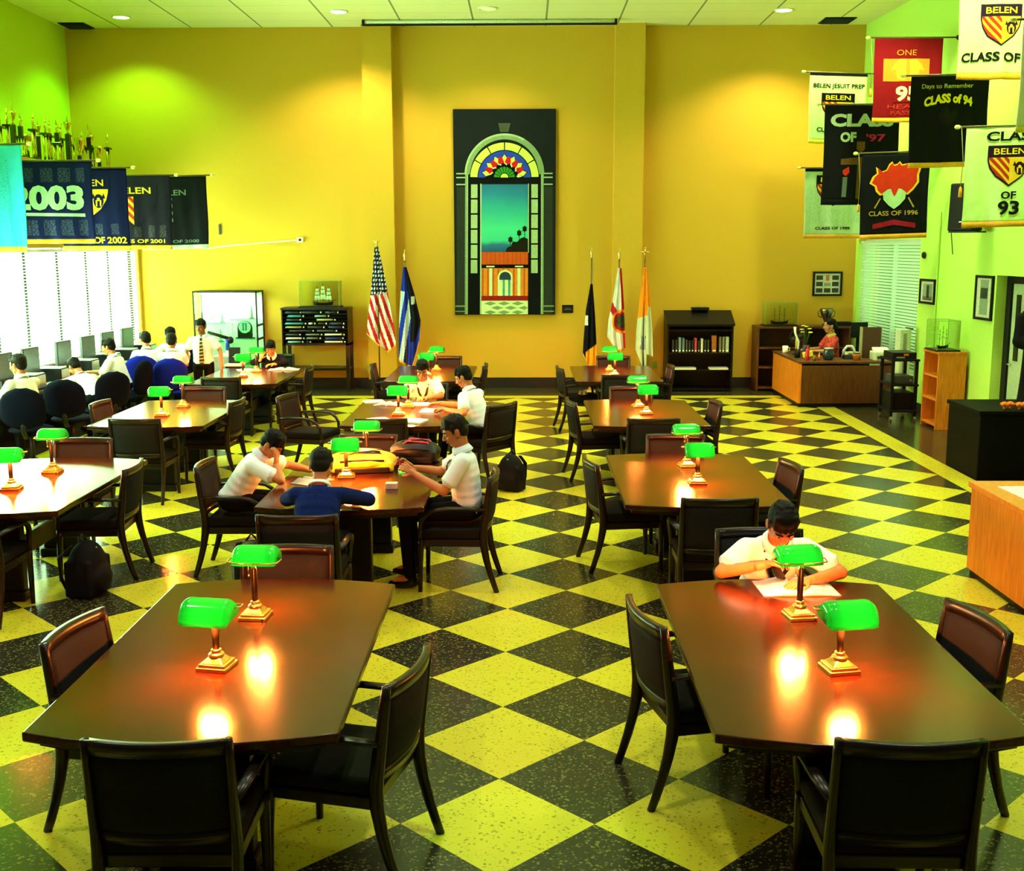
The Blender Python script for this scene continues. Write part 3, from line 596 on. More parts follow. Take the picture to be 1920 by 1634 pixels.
CH = [(-1.15, -.72, 91, 'black armchair with its back to the camera at the front left table'), (-1.60, .12, -8, 'armchair on the left side of the front left table, only its curved back showing'),
 (-.64, -.24, 166, 'black armchair pulled out on the right side of the front left table'), (-1.21, 1.21, -88, 'armchair at the far end of the front left table, reddish top rail'),
 (1.45, -.71, 89, 'black armchair with its back to the camera at the front right table'), (.975, .44, 13, 'armchair on the left side of the front right table, grey woven back'),
 (1.90, .27, 190, 'armchair on the right side of the front right table, shiny top rail'), (1.52, 1.60, -90, 'armchair under the lone reading boy'),
 (.94, 4.18, 9, 'armchair left of the empty table behind the lone reading boy'), (1.89, 3.93, 186, 'armchair right of the empty table behind the lone reading boy'),
 (1.43, 3.04, 90, 'armchair with back to the camera right behind the lone reading boy'), (1.46, 5.02, -92, 'armchair at the far end of the empty table behind the lone reading boy'),
 (.93, 7.68, 8, 'armchair left of the empty table second from the back at right'), (1.90, 7.5, 184, 'armchair right of the empty table second from the back at right'),
 (1.385, 6.58, 90, 'armchair with back to the camera at the table second from the back at right'), (1.40, 8.52, -90, 'armchair at the far end of the table second from the back at right'),
 (.91, 11.05, 8, 'armchair left of the rearmost right table'), (1.39, 10.38, 90, 'armchair with back to the camera at the rearmost right table'),
 (1.48, 12.33, -90, 'armchair at the far end of the rearmost right table'), (1.88, 11.2, 181, 'armchair right of the rearmost right table, by the bookcase'),
 (-2.09, 4.02, 0, 'armchair under the boy resting his chin on his hand'), (-.42, 3.65, 178, 'armchair under the boy holding up a phone'),
 (-1.32, 2.56, 91, 'armchair behind the boy in the dark blue sweater'), (-1.28, 5.02, -90, 'armchair at the far end of the table with the yellow backpack'),
 (-.36, 7.50, 143, 'turned armchair under the boy writing in profile'), (-2.30, 8.02, -14, 'empty armchair turned away in the aisle with looping arms'),
 (-1.30, 6.58, 92, 'armchair with back to the camera beside the loose white papers'), (-1.09, 8.88, -92, 'armchair under the boy writing at the far end of the papers table'),
 (-1.74, 11.4, 2, 'armchair left of the rearmost table below the flags'), (-.75, 11.4, 178, 'armchair right of the rearmost table below the flags'), (-1.10, 12.33, -90, 'armchair at the far end of the rearmost table below the flags'),
 (-3.72, 6.58, 90, 'armchair with back to the camera at the table before the blue computer chairs'), (-3.35, 7.68, 176, 'armchair right of the table before the blue computer chairs'),
 (-3.74, 8.52, -90, 'armchair at the far end of the table before the blue computer chairs'), (-4.22, 7.5, -3, 'armchair left of the table before the blue computer chairs'),
 (-3.23, 3.93, 184, 'armchair right of the glaring white table'), (-3.66, 2.90, 91, 'armchair cut by the left photo edge, back to the camera'), (-3.78, 4.83, -90, 'armchair at the far end of the glaring white table'),
 (-3.81, 10.12, 90, 'armchair with back to the camera at the table by the display case'), (-3.22, 11.2, 180, 'armchair right of the table by the display case'), (-3.75, 12.68, -90, 'armchair under the boy in the dark sweater by the display case')]
ch0 = None
for x, y, a, lb in CH:
    if ch0 is None: ch0 = make_chair(lb); ch0.location = (x, y, 0); ch0.rotation_euler = (0, 0, R(a - 90))
    else: dup(ch0, (x, y, 0), R(a - 90), lb)
# ---------------------------------------------------------------- computer desks along the window
DESKX0, DESKX1 = XW + .05, -5.98
DTOP = mat('grey desk laminate', (.06, .06, .065), .25, spec=.5)
for i, (y0, y1, lb) in enumerate(((8.0, 10.35, 'black computer desk at the left photo edge under the window'), (10.37, 12.72, 'middle black computer desk under the left window'), (12.74, 15.1, 'black computer desk closest to the far corner'))):
    t = thing('computer_desk', lb, 'desk', ((DESKX0 + DESKX1) / 2, (y0 + y1) / 2, 0), 0, 'computer desks'); w, l = DESKX1 - DESKX0, y1 - y0
    MB().box((0, 0, .72), (w, l, .04)).build('desktop', DTOP, t, bevel=.006)
    for s in (-1, 1): MB().box((0, s * (l / 2 - .03), .35), (w - .04, .04, .70)).build('side_panel', BPL, t)
    MB().box((-w / 2 + .08, 0, .45), (.03, l - .1, .5)).build('modesty_panel', BPL, t)
SCR = mat('grey monitor screen', (.14, .165, .19), .25, spec=.6)
def make_monitor(label):
    t = thing('computer_monitor', label, 'monitor', group='grey screen computers by the window')
    MB().box((0, 0, .33), (.40, .045, .34)).build('housing', DGREY, t, bevel=.008); MB().box((0, -.0235, .335), (.365, .003, .295)).build('screen', SCR, t)
    MB().box((0, .03, .12), (.06, .03, .14)).build('neck', DGREY, t); MB().lathe([(.12, 0), (.12, .012), (.03, .025)], (0, .03, 0)).build('stand', DGREY, t, True); return t
def make_pc(label):
    t = thing('computer_case', label, 'computer', group='desktop computers by the window')
    MB().box((0, 0, .10), (.36, .30, .19)).build('case', BPL, t, bevel=.01); MB().box((0, 0, .198), (.34, .28, .008)).build('lid', mat('lid with window sheen', (.55, .62, .66), .15), t, bevel=.003)  # lid colour holds the window's reflection, painted pale on the black case
    MB().box((.181, 0, .10), (.008, .27, .16)).build('front_panel', SILV, t, bevel=.003); return t
def make_kb(label):
    t = thing('keyboard', label, 'keyboard', group='keyboards by the window'); MB().box((0, 0, .012), (.44, .15, .02), None, (R(3), 0, 0)).build('body', BPL, t, bevel=.005)
    k = MB()
    for j in range(4):
        for i in range(13): k.box((-.19 + i * .0316, -.048 + j * .03, .027), (.026, .024, .008))
    k.build('keys', GREY, t); return t
mo0 = pc0 = kb0 = None
ORD = ['at the left photo edge', 'second from the left photo edge', 'third from the left photo edge', 'third from the far corner', 'second from the far corner', 'nearest the far corner']
for i, y in enumerate((9.2, 9.98, 11.05, 11.95, 12.75, 13.62)):
    m = (-6.33, y - .02, TZ), R(84)
    lb = 'grey computer screen on the window desk, ' + ORD[i]
    if mo0 is None: mo0 = make_monitor(lb); mo0.location, mo0.rotation_euler = m[0], (0, 0, m[1])
    else: dup(mo0, m[0], m[1], lb)
    y2 = y + .28; lb = 'black desktop computer with glare-painted lid on the window desk, ' + ORD[i]
    if pc0 is None: pc0 = make_pc(lb); pc0.location = (-6.22, y2 + .10, TZ)
    else: dup(pc0, (-6.22, y2 + .10, TZ), 0, lb)
    lb = 'black keyboard on the window desk, ' + ORD[i]; m = (-6.10, y - .06, TZ + .004), R(90)
    if kb0 is None: kb0 = make_kb(lb); kb0.location, kb0.rotation_euler = (m[0][0], m[0][1], TZ + .004), (0, 0, m[1])
    else: dup(kb0, m[0], m[1], lb)
# ---------------------------------------------------------------- task chairs
def make_task(label, m):
    t = thing('task_chair', label, 'chair', group='swivel chairs at the computers')
    MB().ell((0, .02, .475), (.25, .25, .05), None, None, 24, 10).build('seat', m, t, True)
    b = MB(); n, k = 14, 12; vs = []
    for s in (0, 1):
        for j in range(k + 1):
            v = -1 + 2 * j / k
            for i in range(n + 1):
                u = -1 + 2 * i / n; w = .24 * (1 - .28 * max(0, v) ** 3) * math.sqrt(max(.02, 1 - abs(v) ** 4 * .9))
                e = math.sqrt(max(0, 1 - abs(u) ** 4)) * math.sqrt(max(0, 1 - abs(v) ** 4))
                y = -.25 - .05 * (1 - u * u) - .06 * (v + 1) / 2
                vs.append((u * w, y + (.028 * e + .008) * (1 if s == 0 else -1), .755 + .235 * v))
    w = n + 1; h = (k + 1) * w; fs = []
    for s in (0, 1):
        for j in range(k):
            for i in range(n): q = (s * h + j * w + i, s * h + j * w + i + 1, s * h + (j + 1) * w + i + 1, s * h + (j + 1) * w + i); fs.append(q)
    for i in range(n): fs += [(i, i + 1, h + i + 1, h + i), (k * w + i, k * w + i + 1, h + k * w + i + 1, h + k * w + i)]
    for j in range(k): fs += [(j * w, (j + 1) * w, h + (j + 1) * w, h + j * w), (j * w + n, (j + 1) * w + n, h + (j + 1) * w + n, h + j * w + n)]
    b.add(vs, fs).build('backrest', m, t, True)
    MB().tube([(0, -.05, .42), (0, -.24, .41), (0, -.33, .50), (0, -.325, .66)], [(.03, .012)] * 4, None, 8, flat=(1, 0, 0)).build('back_bracket', BPL, t, True)
    MB().cyl((0, 0, .10), (0, 0, .44), .028, .022).build('gas_column', BPL, t, True)
    for q in range(5):
        a = 2 * PI * q / 5 + .3; c, s_ = math.cos(a), math.sin(a)
        sp = MB().tube([(0, 0, .11), (.14 * c, .14 * s_, .10), (.27 * c, .27 * s_, .075)], [.026, .022, .016], None, 8).build('spoke', BPL, t, True)
        MB().cyl((.27 * c - .012 * s_, .27 * s_ + .012 * c, .03), (.27 * c + .012 * s_, .27 * s_ - .012 * c, .03), .03, None, None, 12).build('caster', BPL, sp)
    return t
TC = [(-5.52, 8.02, 100, NAVY, 'dark swivel chair under the boy at the left photo edge'), (-5.38, 8.85, 98, NAVY, 'dark swivel chair beside the boy at the left photo edge, empty'), (-5.28, 9.58, 140, NAVY, 'dark swivel chair under the boy bent over the desk'),
      (-5.42, 10.82, 170, NAVY, 'navy swivel chair under the boy reaching to the keyboard'), (-5.42, 11.76, 96, BLUE, 'bright blue swivel chair behind the boys by the corner'), (-4.93, 11.36, 104, BLUE, 'blue swivel chair closest to the standing boy'), (-5.34, 12.88, -92, NAVY, 'navy swivel chair hidden behind the boys in the far corner')]
proto = {}
for x, y, a, m, lb in TC:
    if m.name not in proto: o = make_task(lb, m); o.location = (x, y, 0); o.rotation_euler = (0, 0, R(a - 90)); proto[m.name] = o
    else: dup(proto[m.name], (x, y, 0), R(a - 90), lb)
# ================================================================ PEOPLE
SKIN = mat('skin', (.54, .175, .050), .5, var=.06, scale=25); SKIN2 = mat('tanned skin', (.34, .11, .03), .5, var=.06, scale=25)
HAIR = mat('black hair', (.005, .004, .003), .6, spec=.15, var=.3, scale=60); HAIRB = mat('dark brown hair', (.012, .008, .005), .6, spec=.2, var=.3, scale=60)
SHIRT = mat('white uniform shirt', (.78, .86, .96), .8, var=.03, scale=12); SHIRTG = mat('pale striped shirt', (.70, .82, .68), .8, var=.10, scale=14)
NAVYK = mat('navy sweater', (.005, .014, .10), .95, spec=.08, var=.2, scale=60); DARKK = mat('black sweater', (.006, .007, .014), .95, spec=.08, var=.2, scale=60)
TROU = mat('black trousers', (.005, .005, .007), .9, spec=.08, var=.2, scale=40); SHOE = mat('black shoe leather', (.006, .006, .006), .25)
EYEW = mat('eye white', (.8, .8, .76), .3, var=0); IRIS = mat('dark iris', (.02, .01, .006), .2, var=0); LIPS = mat('lips', (.45, .14, .08), .5, var=0)
def remesh(mb, vox, it=4):
    me = bpy.data.meshes.new('tmp'); me.from_pydata(mb.v, [], mb.f); o = bpy.data.objects.new('tmp', me); COL.objects.link(o)
    r = o.modifiers.new('r', 'REMESH'); r.mode = 'VOXEL'; r.voxel_size = vox; r.adaptivity = 0
    if it: s = o.modifiers.new('s', 'SMOOTH'); s.factor = .5; s.iterations = it
    dg = bpy.context.evaluated_depsgraph_get(); dg.update(); e = o.evaluated_get(dg); m = e.to_mesh()
    n = len(m.vertices); co = np.empty(n * 3, np.float32); m.vertices.foreach_get('co', co); fs = [tuple(p.vertices) for p in m.polygons]
    e.to_mesh_clear(); bpy.data.objects.remove(o); bpy.data.meshes.remove(me)
    return [tuple(map(float, v)) for v in co.reshape(-1, 3)], fs
def spine_frame(face, lean):
    a = R(face); f = Vector((math.cos(a), math.sin(a), 0)); r = Vector((f.y, -f.x, 0)); u = Vector((0, 0, 1)); l = R(lean)
    return f, r, u * math.cos(l) + f * math.sin(l), f * math.cos(l) - u * math.sin(l)
def hand(mb, W, d, n, thumb, s=1, curl=.5, k=1.0):
    W = Vector(W); d = Vector(d).normalized(); n = Vector(n); n = (n - d * n.dot(d)).normalized(); side = d.cross(n).normalized() * thumb
    for t in (-.022, -.007, .008, .022): mb.cap(W + d * .012 * s + side * t * .75 * s, W + d * .078 * s + side * t * s, .014 * s, .0115 * s, None, 10)
    mb.cap(W - d * .03 * s, W + d * .03 * s, .025 * s, .021 * s, None, 12)
    for off, L in ((-.029, .056), (-.0095, .073), (.010, .079), (.029, .070)):
        p = W + d * .080 * s + side * off * s; a = .12 + .25 * curl; rr = (.0092, .0085, .0078, .0068)
        for q, fr in enumerate((.42, .32, .26)):
            dd = (d * math.cos(a) + n * math.sin(a) + side * off * 1.5).normalized(); e = p + dd * L * fr * s
            mb.cap(p, e, rr[q] * s * k, rr[q + 1] * s * k, None, 8); p = e; a += .75 * curl
    p = W + d * .022 * s + side * .024 * s; t1 = (d * .62 + side * .68 + n * .30).normalized(); e = p + t1 * .036 * s; mb.cap(p, e, .0125 * s, .010 * s, None, 8)
    t2 = (d * .85 + side * .25 + n * .45 * (0.5 + curl)).normalized(); mb.cap(e, e + t2 * .03 * s, .010 * s, .0075 * s, None, 8)
def person(label, P, face, lean, head, RA, LA, shirt=SHIRT, sleeve='short', skin=SKIN, hair=HAIR, hairstyle='boy', s=.95, stand=False, legs=None, vox=.010, fine=.005, tie=None, spine=.44, kn=.42, floor_z=0, hdx=(0, 0)):
    P = Vector(P); f, r, sp, sf = spine_frame(face, lean); up = Vector((0, 0, 1))
    NB = P + sp * spine * s; base = Vector((P.x, P.y, 0)); loc = lambda v: v - base
    root = thing('person', label, 'person', base)
    # head frame
    pit, yaw, tilt = head; hf0 = Matrix.Rotation(R(yaw), 3, 'Z') @ f; hr = Vector((hf0.y, -hf0.x, 0)); p_ = R(pit)
    hf = hf0 * math.cos(p_) - up * math.sin(p_); hu = up * math.cos(p_) + hf0 * math.sin(p_); Q = Matrix((hr, hf, hu)).transposed()
    if tilt: Q = Matrix.Rotation(R(tilt), 3, hf) @ Q
    nd = (sp + up * .6).normalized(); HC = NB + nd * .085 * s + f * .02 * s + hu * .075 * s + r * hdx[0] + up * hdx[1]
    h = lambda x, y, z: HC + Q @ (Vector((x, y, z)) * s)
    H = MB(); E = lambda c, q: H.ell(h(*c), [v * s for v in q], None, Q, 20, 14)
    E((0, -.008, .032), (.073, .092, .083)); E((0, .028, -.032), (.056, .058, .070)); E((0, .052, -.082), (.030, .026, .022)); E((0, .060, .010), (.052, .028, .045))
    for sx in (-1, 1):
        E((sx * .035, .055, -.030), (.026, .028, .026)); E((sx * .076, -.008, -.008), (.010, .020, .031)); E((sx * .080, -.016, .004), (.007, .012, .020)); H.cap(h(sx * .012, .078, .022), h(sx * .044, .066, .020), .012 * s, .009 * s); H.cap(h(sx * .050, .0, -.06), h(sx * .014, .055, -.088), .016 * s, .016 * s)
    H.cap(h(0, .083, .012), h(0, .103, -.026), .008 * s, .0125 * s); E((-.011, .092, -.031), (.009, .010, .007)); E((.011, .092, -.031), (.009, .010, .007)); E((0, .078, -.056), (.022, .014, .013))
    H.cap(h(0, -.022, -.045), NB - sp * .02, .050 * s, .056 * s)
    body = MB(); v, fc = remesh(H, fine, 3); body.add([Vector(q) - base for q in v], fc, skin)
    for sx in (-1, 1):
        body.ell(loc(h(sx * .029, .075, .003)), (.0125 * s, .010 * s, .0075 * s), EYEW, Q, 10, 8); body.ell(loc(h(sx * .028, .083, .002)), (.0058 * s, .0045 * s, .0062 * s), IRIS, Q, 8, 6)
        body.tube([loc(h(sx * .011, .089, .023)), loc(h(sx * .028, .087, .029)), loc(h(sx * .046, .073, .022))], .0042 * s, hair, 6)
    body.tube([loc(h(-.020, .082, -.060)), loc(h(-.007, .0905, -.055)), loc(h(.007, .0905, -.055)), loc(h(.020, .082, -.060))], .0052 * s, LIPS, 6)
    # torso, arms, legs
    B = MB(); tw = .150 * s
    def tor(t, w, d, hgt): return (P + sp * spine * s * t, (w * s, d * s, hgt * s))
    TQ = Matrix((r, sf, sp)).transposed()
    for t, w, d, g in ((.05, .140, .095, .06), (.32, .135, .095, .12), (.62, .150, .102, .12), (.84, .140, .085, .075)): c, q = tor(t, w, d, g); B.ell(c, q, None, TQ, 20, 12)
    SH = [NB - sp * .055 * s + r * k * .158 * s for k in (1, -1)]
    B.cap(SH[0], SH[1], .048 * s, .048 * s); B.cap(NB - sp * .06 * s, NB + sp * .02, .060 * s, .05 * s)
    ARMS = []
    for k, (el, wr, hd, hn, cu) in zip((1, -1), (RA, LA)):
        S0 = SH[0] if k == 1 else SH[1]; el, wr = Vector(el), Vector(wr); ARMS.append((S0, el, wr))
        B.cap(S0, el, .046 * s, .037 * s); mid = el.lerp(wr, .35); B.cap(el, mid, .036 * s, .037 * s); B.cap(mid, wr, .037 * s, .024 * s)
    hips = [P + r * k * .085 * s - up * .01 for k in (1, -1)]
    if legs is None:
        legs = []
        for k in (1, -1):
            if stand: kne = Vector((P.x, P.y, 0)) + r * k * .10 * s + up * P.z * .54; an = Vector((P.x, P.y, floor_z + .085)) + r * k * .11 * s
            else: kne = hips[0 if k == 1 else 1] + f * kn * s + r * k * .04 - up * .02; an = Vector((kne.x, kne.y, floor_z + .085)) - f * (.02 if k == 1 else -.06)
            legs.append((kne, an))
    legs = [(Vector(a), Vector(b)) for a, b in legs]
    for hp, (kne, an) in zip(hips, legs): B.cap(hp + up * .015, kne, .068 * s, .052 * s); B.cap(kne, kne.lerp(an, .3), .053 * s, .054 * s); B.cap(kne.lerp(an, .3), an, .054 * s, .036 * s); B.cap(an, an + f * .12 * s - up * .04, .035 * s, .028 * s)
    v, fc = remesh(B, vox * 1.2, 3); body.add([Vector(q) - base for q in v], fc, skin)
    for k, (el, wr, hd, hn, cu) in zip((1, -1), (RA, LA)):
        M_ = MB(); hand(M_, wr, hd, hn, -k, s * 1.02, cu); v, fc = remesh(M_, .0036 if fine < .006 else .005, 2); body.add([Vector(q) - base for q in v], fc, skin)
    body.build('body', skin, root, True, fix=False)
    # hair
    A = MB(); G = lambda c, q: A.ell(h(*c), [x * s for x in q], None, Q, 18, 12)
    G((0, -.020, .046), (.083, .094, .082)); G((0, -.050, .0), (.072, .056, .070)); G((0, .005, .085), (.066, .070, .045))
    rnd = random.Random(sum(map(ord, label)))
    if hairstyle == 'woman':
        G((0, -.075, -.01), (.055, .050, .07)); A.cap(h(0, -.10, -.02), h(.01, -.105, -.20), .036 * s, .016 * s); G((.045, .02, .06), (.038, .05, .045)); G((-.045, .02, .06), (.038, .05, .045))
    else:
        for i in range(7):
            x = -.058 + .0193 * i; A.cap(h(x * .8, .030, .105), h(x + rnd.uniform(-.006, .006), .084 - abs(x) * .45, .052 + rnd.uniform(-.006, .008)), .020 * s, .011 * s, None, 8)
        for sx in (-1, 1): A.cap(h(sx * .072, .012, .05), h(sx * .074, .022, -.004), .015 * s, .007 * s, None, 8)
        for i in range(26):
            a, b = rnd.uniform(0, 2 * PI), rnd.uniform(.1, 1.2); d = Vector((math.cos(a) * math.sin(b), math.sin(a) * math.sin(b), math.cos(b)))
            if d.y > .55 and d.z < .55: continue
            c = Vector((0, -.02, .045)) + Vector((d.x * .080, d.y * .090, d.z * .079)); A.cap(h(*c), h(*(c + Vector((d.y, -d.x, -.3)) * .03)), .012 * s, .006 * s, None, 6)
    v, fc = remesh(A, .006, 1); MB().add([Vector(q) - base for q in v], fc).build('hair', hair, root, True, fix=False)
    # shirt or sweater
    T = MB()
    for t, w, d, g in ((-.02, .165, .120, .075), (.15, .160, .118, .11), (.30, .158, .116, .12), (.45, .160, .116, .12), (.60, .164, .116, .12), (.72, .162, .110, .10), (.83, .156, .102, .085)): c, q = tor(t, w, d, g); T.ell(c, q, None, TQ, 20, 12)
    T.cap(SH[0], SH[1], .060 * s, .060 * s); T.cap(NB - sp * .06 * s, NB - sp * .012, .075 * s, .062 * s)
    for S0, el, wr in ARMS:
        if sleeve == 'short': e = S0.lerp(el, .74); T.cap(S0, e - (e - S0).normalized() * .03, .064 * s, .066 * s); T.cyl(S0, e, .05 * s, .068 * s, None, 16)
        else: T.cap(S0, el, .062 * s, .054 * s); T.cap(el, el.lerp(wr, .88), .052 * s, .038 * s)
    if not stand: T.ell(P + f * .01 * s + up * .06, (.155 * s, .115 * s, .05 * s), None, Matrix((r, f, up)).transposed())
    v, fc = remesh(T, vox, 7)
    MB().add([Vector(q) - base for q in v], fc).build('shirt' if sleeve == 'short' else 'sweater', shirt, root, True, fix=False)
    # collar: a folded band of cloth round the neck
    cl = MB(); ca = NB + sp * .012 + f * .006; n = 18; vs = []
    cw = (sp + f * .25).normalized(); cf = (f - cw * f.dot(cw)).normalized(); cr_ = r
    for j, (dr, dz) in enumerate(((.058, .030), (.064, .034), (.088, -.016), (.082, -.022))):
        for i in range(n):
            a = PI / 2 + R(14) + (2 * PI - R(28)) * i / (n - 1); vs.append(loc(ca + (cr_ * math.cos(a) + cf * math.sin(a)) * dr * s + cw * (dz - (.022 if j > 1 and i in (0, 1, n - 2, n - 1) else 0)) * s))
    cl.add(vs, [(j * n + i, j * n + i + 1, ((j + 1) % 4) * n + i + 1, ((j + 1) % 4) * n + i) for j in range(4) for i in range(n - 1)] + [(0, n, 2 * n, 3 * n), (4 * n - 1, 3 * n - 1, 2 * n - 1, n - 1)])
    cl.build('collar', SHIRT if hairstyle != 'woman' else mat('yellow trim', (.7, .5, .08)), root, True)
    chest = lambda t, x, o=.125: loc(P + sp * spine * s * t + sf * o * s + r * x)
    if tie == 'tie':
        tm = mat('striped tie', (.02, .02, .015), .6); ty = mat('tie gold stripe', (.55, .42, .03), .6); q = MB(); pts = [(.93, .016, .112), (.86, .019, .128), (.6, .027, .140), (.3, .034, .142), (.10, .038, .140), (.03, .004, .138)]
        N = 22
        for i in range(N):
            t0, t1 = .93 - .90 * i / N, .93 - .90 * (i + 1) / N
            gw = lambda t: np.interp(t, [p[0] for p in pts[::-1]], [p[1] for p in pts[::-1]]); go = lambda t: np.interp(t, [p[0] for p in pts[::-1]], [p[2] for p in pts[::-1]])
            q.add([chest(t0, -gw(t0) , go(t0)), chest(t0 - .02, gw(t0), go(t0)), chest(t1 - .02, gw(t1), go(t1)), chest(t1, -gw(t1), go(t1)), chest(t0, -gw(t0), go(t0) + .006), chest(t0 - .02, gw(t0), go(t0) + .006), chest(t1 - .02, gw(t1), go(t1) + .006), chest(t1, -gw(t1), go(t1) + .006)], [(0, 1, 2, 3), (7, 6, 5, 4), (0, 4, 5, 1), (2, 6, 7, 3), (1, 5, 6, 2), (0, 3, 7, 4)], ty if i % 3 == 1 else tm)
        q.ell(chest(.93, 0, .112), (.020, .016, .02), tm); q.build('tie', None, root)
    if tie == 'lanyard':
        MB().tube([loc(NB + r * .062 * s - sf * .02 + sp * .005), loc(NB + r * .066 * s + sf * .05 - sp * .015), chest(.80, .045, .126), chest(.62, .015, .135), chest(.5, .0, .139)], [(.012, .004)] * 5, None, 8, flat=r).tube([loc(NB - r * .062 * s - sf * .02 + sp * .005), loc(NB - r * .066 * s + sf * .05 - sp * .015), chest(.80, -.045, .126), chest(.62, -.015, .135), chest(.5, .0, .139)], [(.012, .004)] * 5, None, 8, flat=r).ell(chest(.47, 0, .142), (.016, .014, .022)).build('lanyard', BPL, root, True)
    # trousers and shoes
    K = MB(); K.ell(P - sp * .01, (.162 * s, .125 * s, .078 * s), None, TQ, 20, 12)
    for hp, (kne, an) in zip(hips, legs): K.cap(hp + up * .012, kne, .084 * s, .064 * s); K.cap(kne, an + (kne - an).normalized() * .02, .064 * s, .050 * s)
    v, fc = remesh(K, vox * 1.2, 3); MB().add([Vector(q) - base for q in v], fc).build('trousers', TROU, root, True, fix=False)
    for kne, an in legs:
        A_ = Vector((an.x, an.y, floor_z)); z = MB(); z.ell(A_ + f * .055 * s + up * .036, (.042 * s, .125 * s, .036), None, Matrix((r, f, up)).transposed()); z.ell(A_ - f * .01 + up * .055, (.040 * s, .058 * s, .045), None, Matrix((r, f, up)).transposed())
        v, fc = remesh(z, .009, 2); MB().add([(q[0] - base.x, q[1] - base.y, max(q[2], floor_z + .002)) for q in v], fc).build('shoe', SHOE, root, True, fix=False)
    return root
D = (0, 0, -1)
NEAR = dict(vox=.009, fine=.0042)
# lone boy at the far end of the front right table
person('lone boy in a white shirt bowed over an open book at the front right table', (1.50, 1.60, .578), -90, 36, (48, 0, 0), ((1.185, 1.27, .785), (1.40, 1.20, .845), (.75, .1, .15), (.2, -.3, -.9), .9), ((1.835, 1.26, .785), (1.615, 1.10, .79), (-.75, -.42, .0), D, .35), tie='lanyard', s=1.0, **NEAR)
# four at the table with the yellow backpack
person('boy in white at the left of the backpack table, chin on his hand', (-2.17, 3.95, .578), 0, 34, (46, -12, 0), ((-1.72, 3.68, .785), (-1.78, 3.80, .89), (.05, .25, .95), (-.9, .3, .2), .8), ((-1.76, 4.22, .80), (-1.58, 4.10, .785), (.8, -.6, 0), D, .4), s=.95, hdx=(.0, -.03), legs=[((-1.75, 3.85, .56), (-1.68, 3.86, .085)), ((-1.75, 4.07, .56), (-1.64, 4.08, .085))], **NEAR)
person('boy in a dark blue sweater seen from behind at the backpack table', (-1.27, 2.56, .578), 90, 38, (24, 0, 0), ((-.96, 2.98, .80), (-1.09, 3.17, .795), (-.9, .4, 0), D, .4), ((-1.53, 2.98, .80), (-1.42, 3.18, .795), (.9, .4, 0), D, .4), shirt=NAVYK, sleeve='long', hair=HAIRB, s=.97, **NEAR)
person('boy in white in profile holding up a phone at the backpack table', (-.305, 3.66, .578), 180, 5, (24, 8, 0), ((-.52, 3.86, .82), (-.735, 3.74, .875), (-.75, -.25, .55), (-.3, -.9, -.2), .75), ((-.475, 3.46, .75), (-.70, 3.58, .86), (-.78, .25, .5), (-.3, .9, -.2), .75), tie='lanyard', hair=HAIRB, s=1.0, spine=.44, legs=[((-.77, 3.78, .56), (-.74, 3.84, .085)), ((-.77, 3.55, .56), (-.735, 3.50, .085))], **NEAR)
# two writing at the table with the papers
person('boy in white facing the camera, writing at the table with loose papers', (-1.09, 8.93, .578), -90, 30, (30, 0, 0), ((-1.31, 8.58, .785), (-1.13, 8.36, .80), (.4, -.85, .1), (0, -.3, -.9), .8), ((-.86, 8.56, .785), (-1.0, 8.38, .79), (-.85, -.4, 0), D, .4), tie='lanyard', s=.97)
person('boy in white in profile, writing at the table with loose papers', (-.34, 7.47, .575), 150, 22, (26, 14, 0), ((-.60, 7.78, .785), (-.82, 7.84, .80), (-.85, .1, 0), D, .5), ((-.52, 7.14, .785), (-.74, 7.36, .80), (-.75, .6, 0), D, .7), tie='lanyard', s=.98)
# standing by the display case, and the seated one in the dark sweater
person('standing boy with white shirt and striped tie near the glass display case', (-4.68, 12.12, .80), -84, 3, (16, -18, 0), ((-4.93, 12.14, 1.0), (-4.95, 12.05, .80), (.0, -.2, -1), (1, 0, 0), .3), ((-4.42, 12.12, 1.0), (-4.38, 12.0, .78), (0, -.25, -1), (-1, 0, 0), .3), tie='tie', skin=SKIN2, stand=True, s=.94)
person('boy in a black sweater reading at the table by the display case', (-3.73, 12.72, .578), -90, 40, (30, 8, 0), ((-3.98, 12.30, .80), (-3.84, 12.20, .87), (.3, .3, .9), (.2, .9, 0), .7), ((-3.48, 12.3, .80), (-3.62, 12.12, .795), (-.8, -.5, 0), D, .5), shirt=DARKK, sleeve='long', s=.92)
# at the computers
person('boy in white with his back turned in the navy chair by the far corner window', (-5.42, 11.82, .625), 112, 16, (12, 24, 0), ((-5.25, 12.18, .80), (-5.50, 12.30, .80), (-.8, .5, 0), D, .4), ((-5.72, 12.02, .80), (-5.86, 12.25, .80), (-.5, .8, 0), D, .4), s=.95)
person('boy with black hair seen from behind over the blue chair near the standing boy', (-4.94, 11.44, .625), 105, 12, (10, 0, 0), ((-4.80, 11.66, .84), (-5.0, 11.84, .84), (-.9, .3, 0), D, .4), ((-5.09, 11.63, .84), (-5.06, 11.88, .82), (0, 1, 0), D, .4), hair=HAIRB, s=.95, legs=[((-4.97, 11.80, .60), (-4.95, 11.70, .085)), ((-5.13, 11.76, .60), (-5.11, 11.68, .085))])
person('boy facing the camera behind the two boys at the far corner', (-5.34, 12.92, .64), -95, 14, (25, 0, 0), ((-5.62, 12.6, .84), (-5.6, 12.38, .84), (.2, -1, 0), D, .4), ((-5.05, 12.6, .84), (-5.1, 12.36, .84), (-.2, -1, 0), D, .4), s=.95)
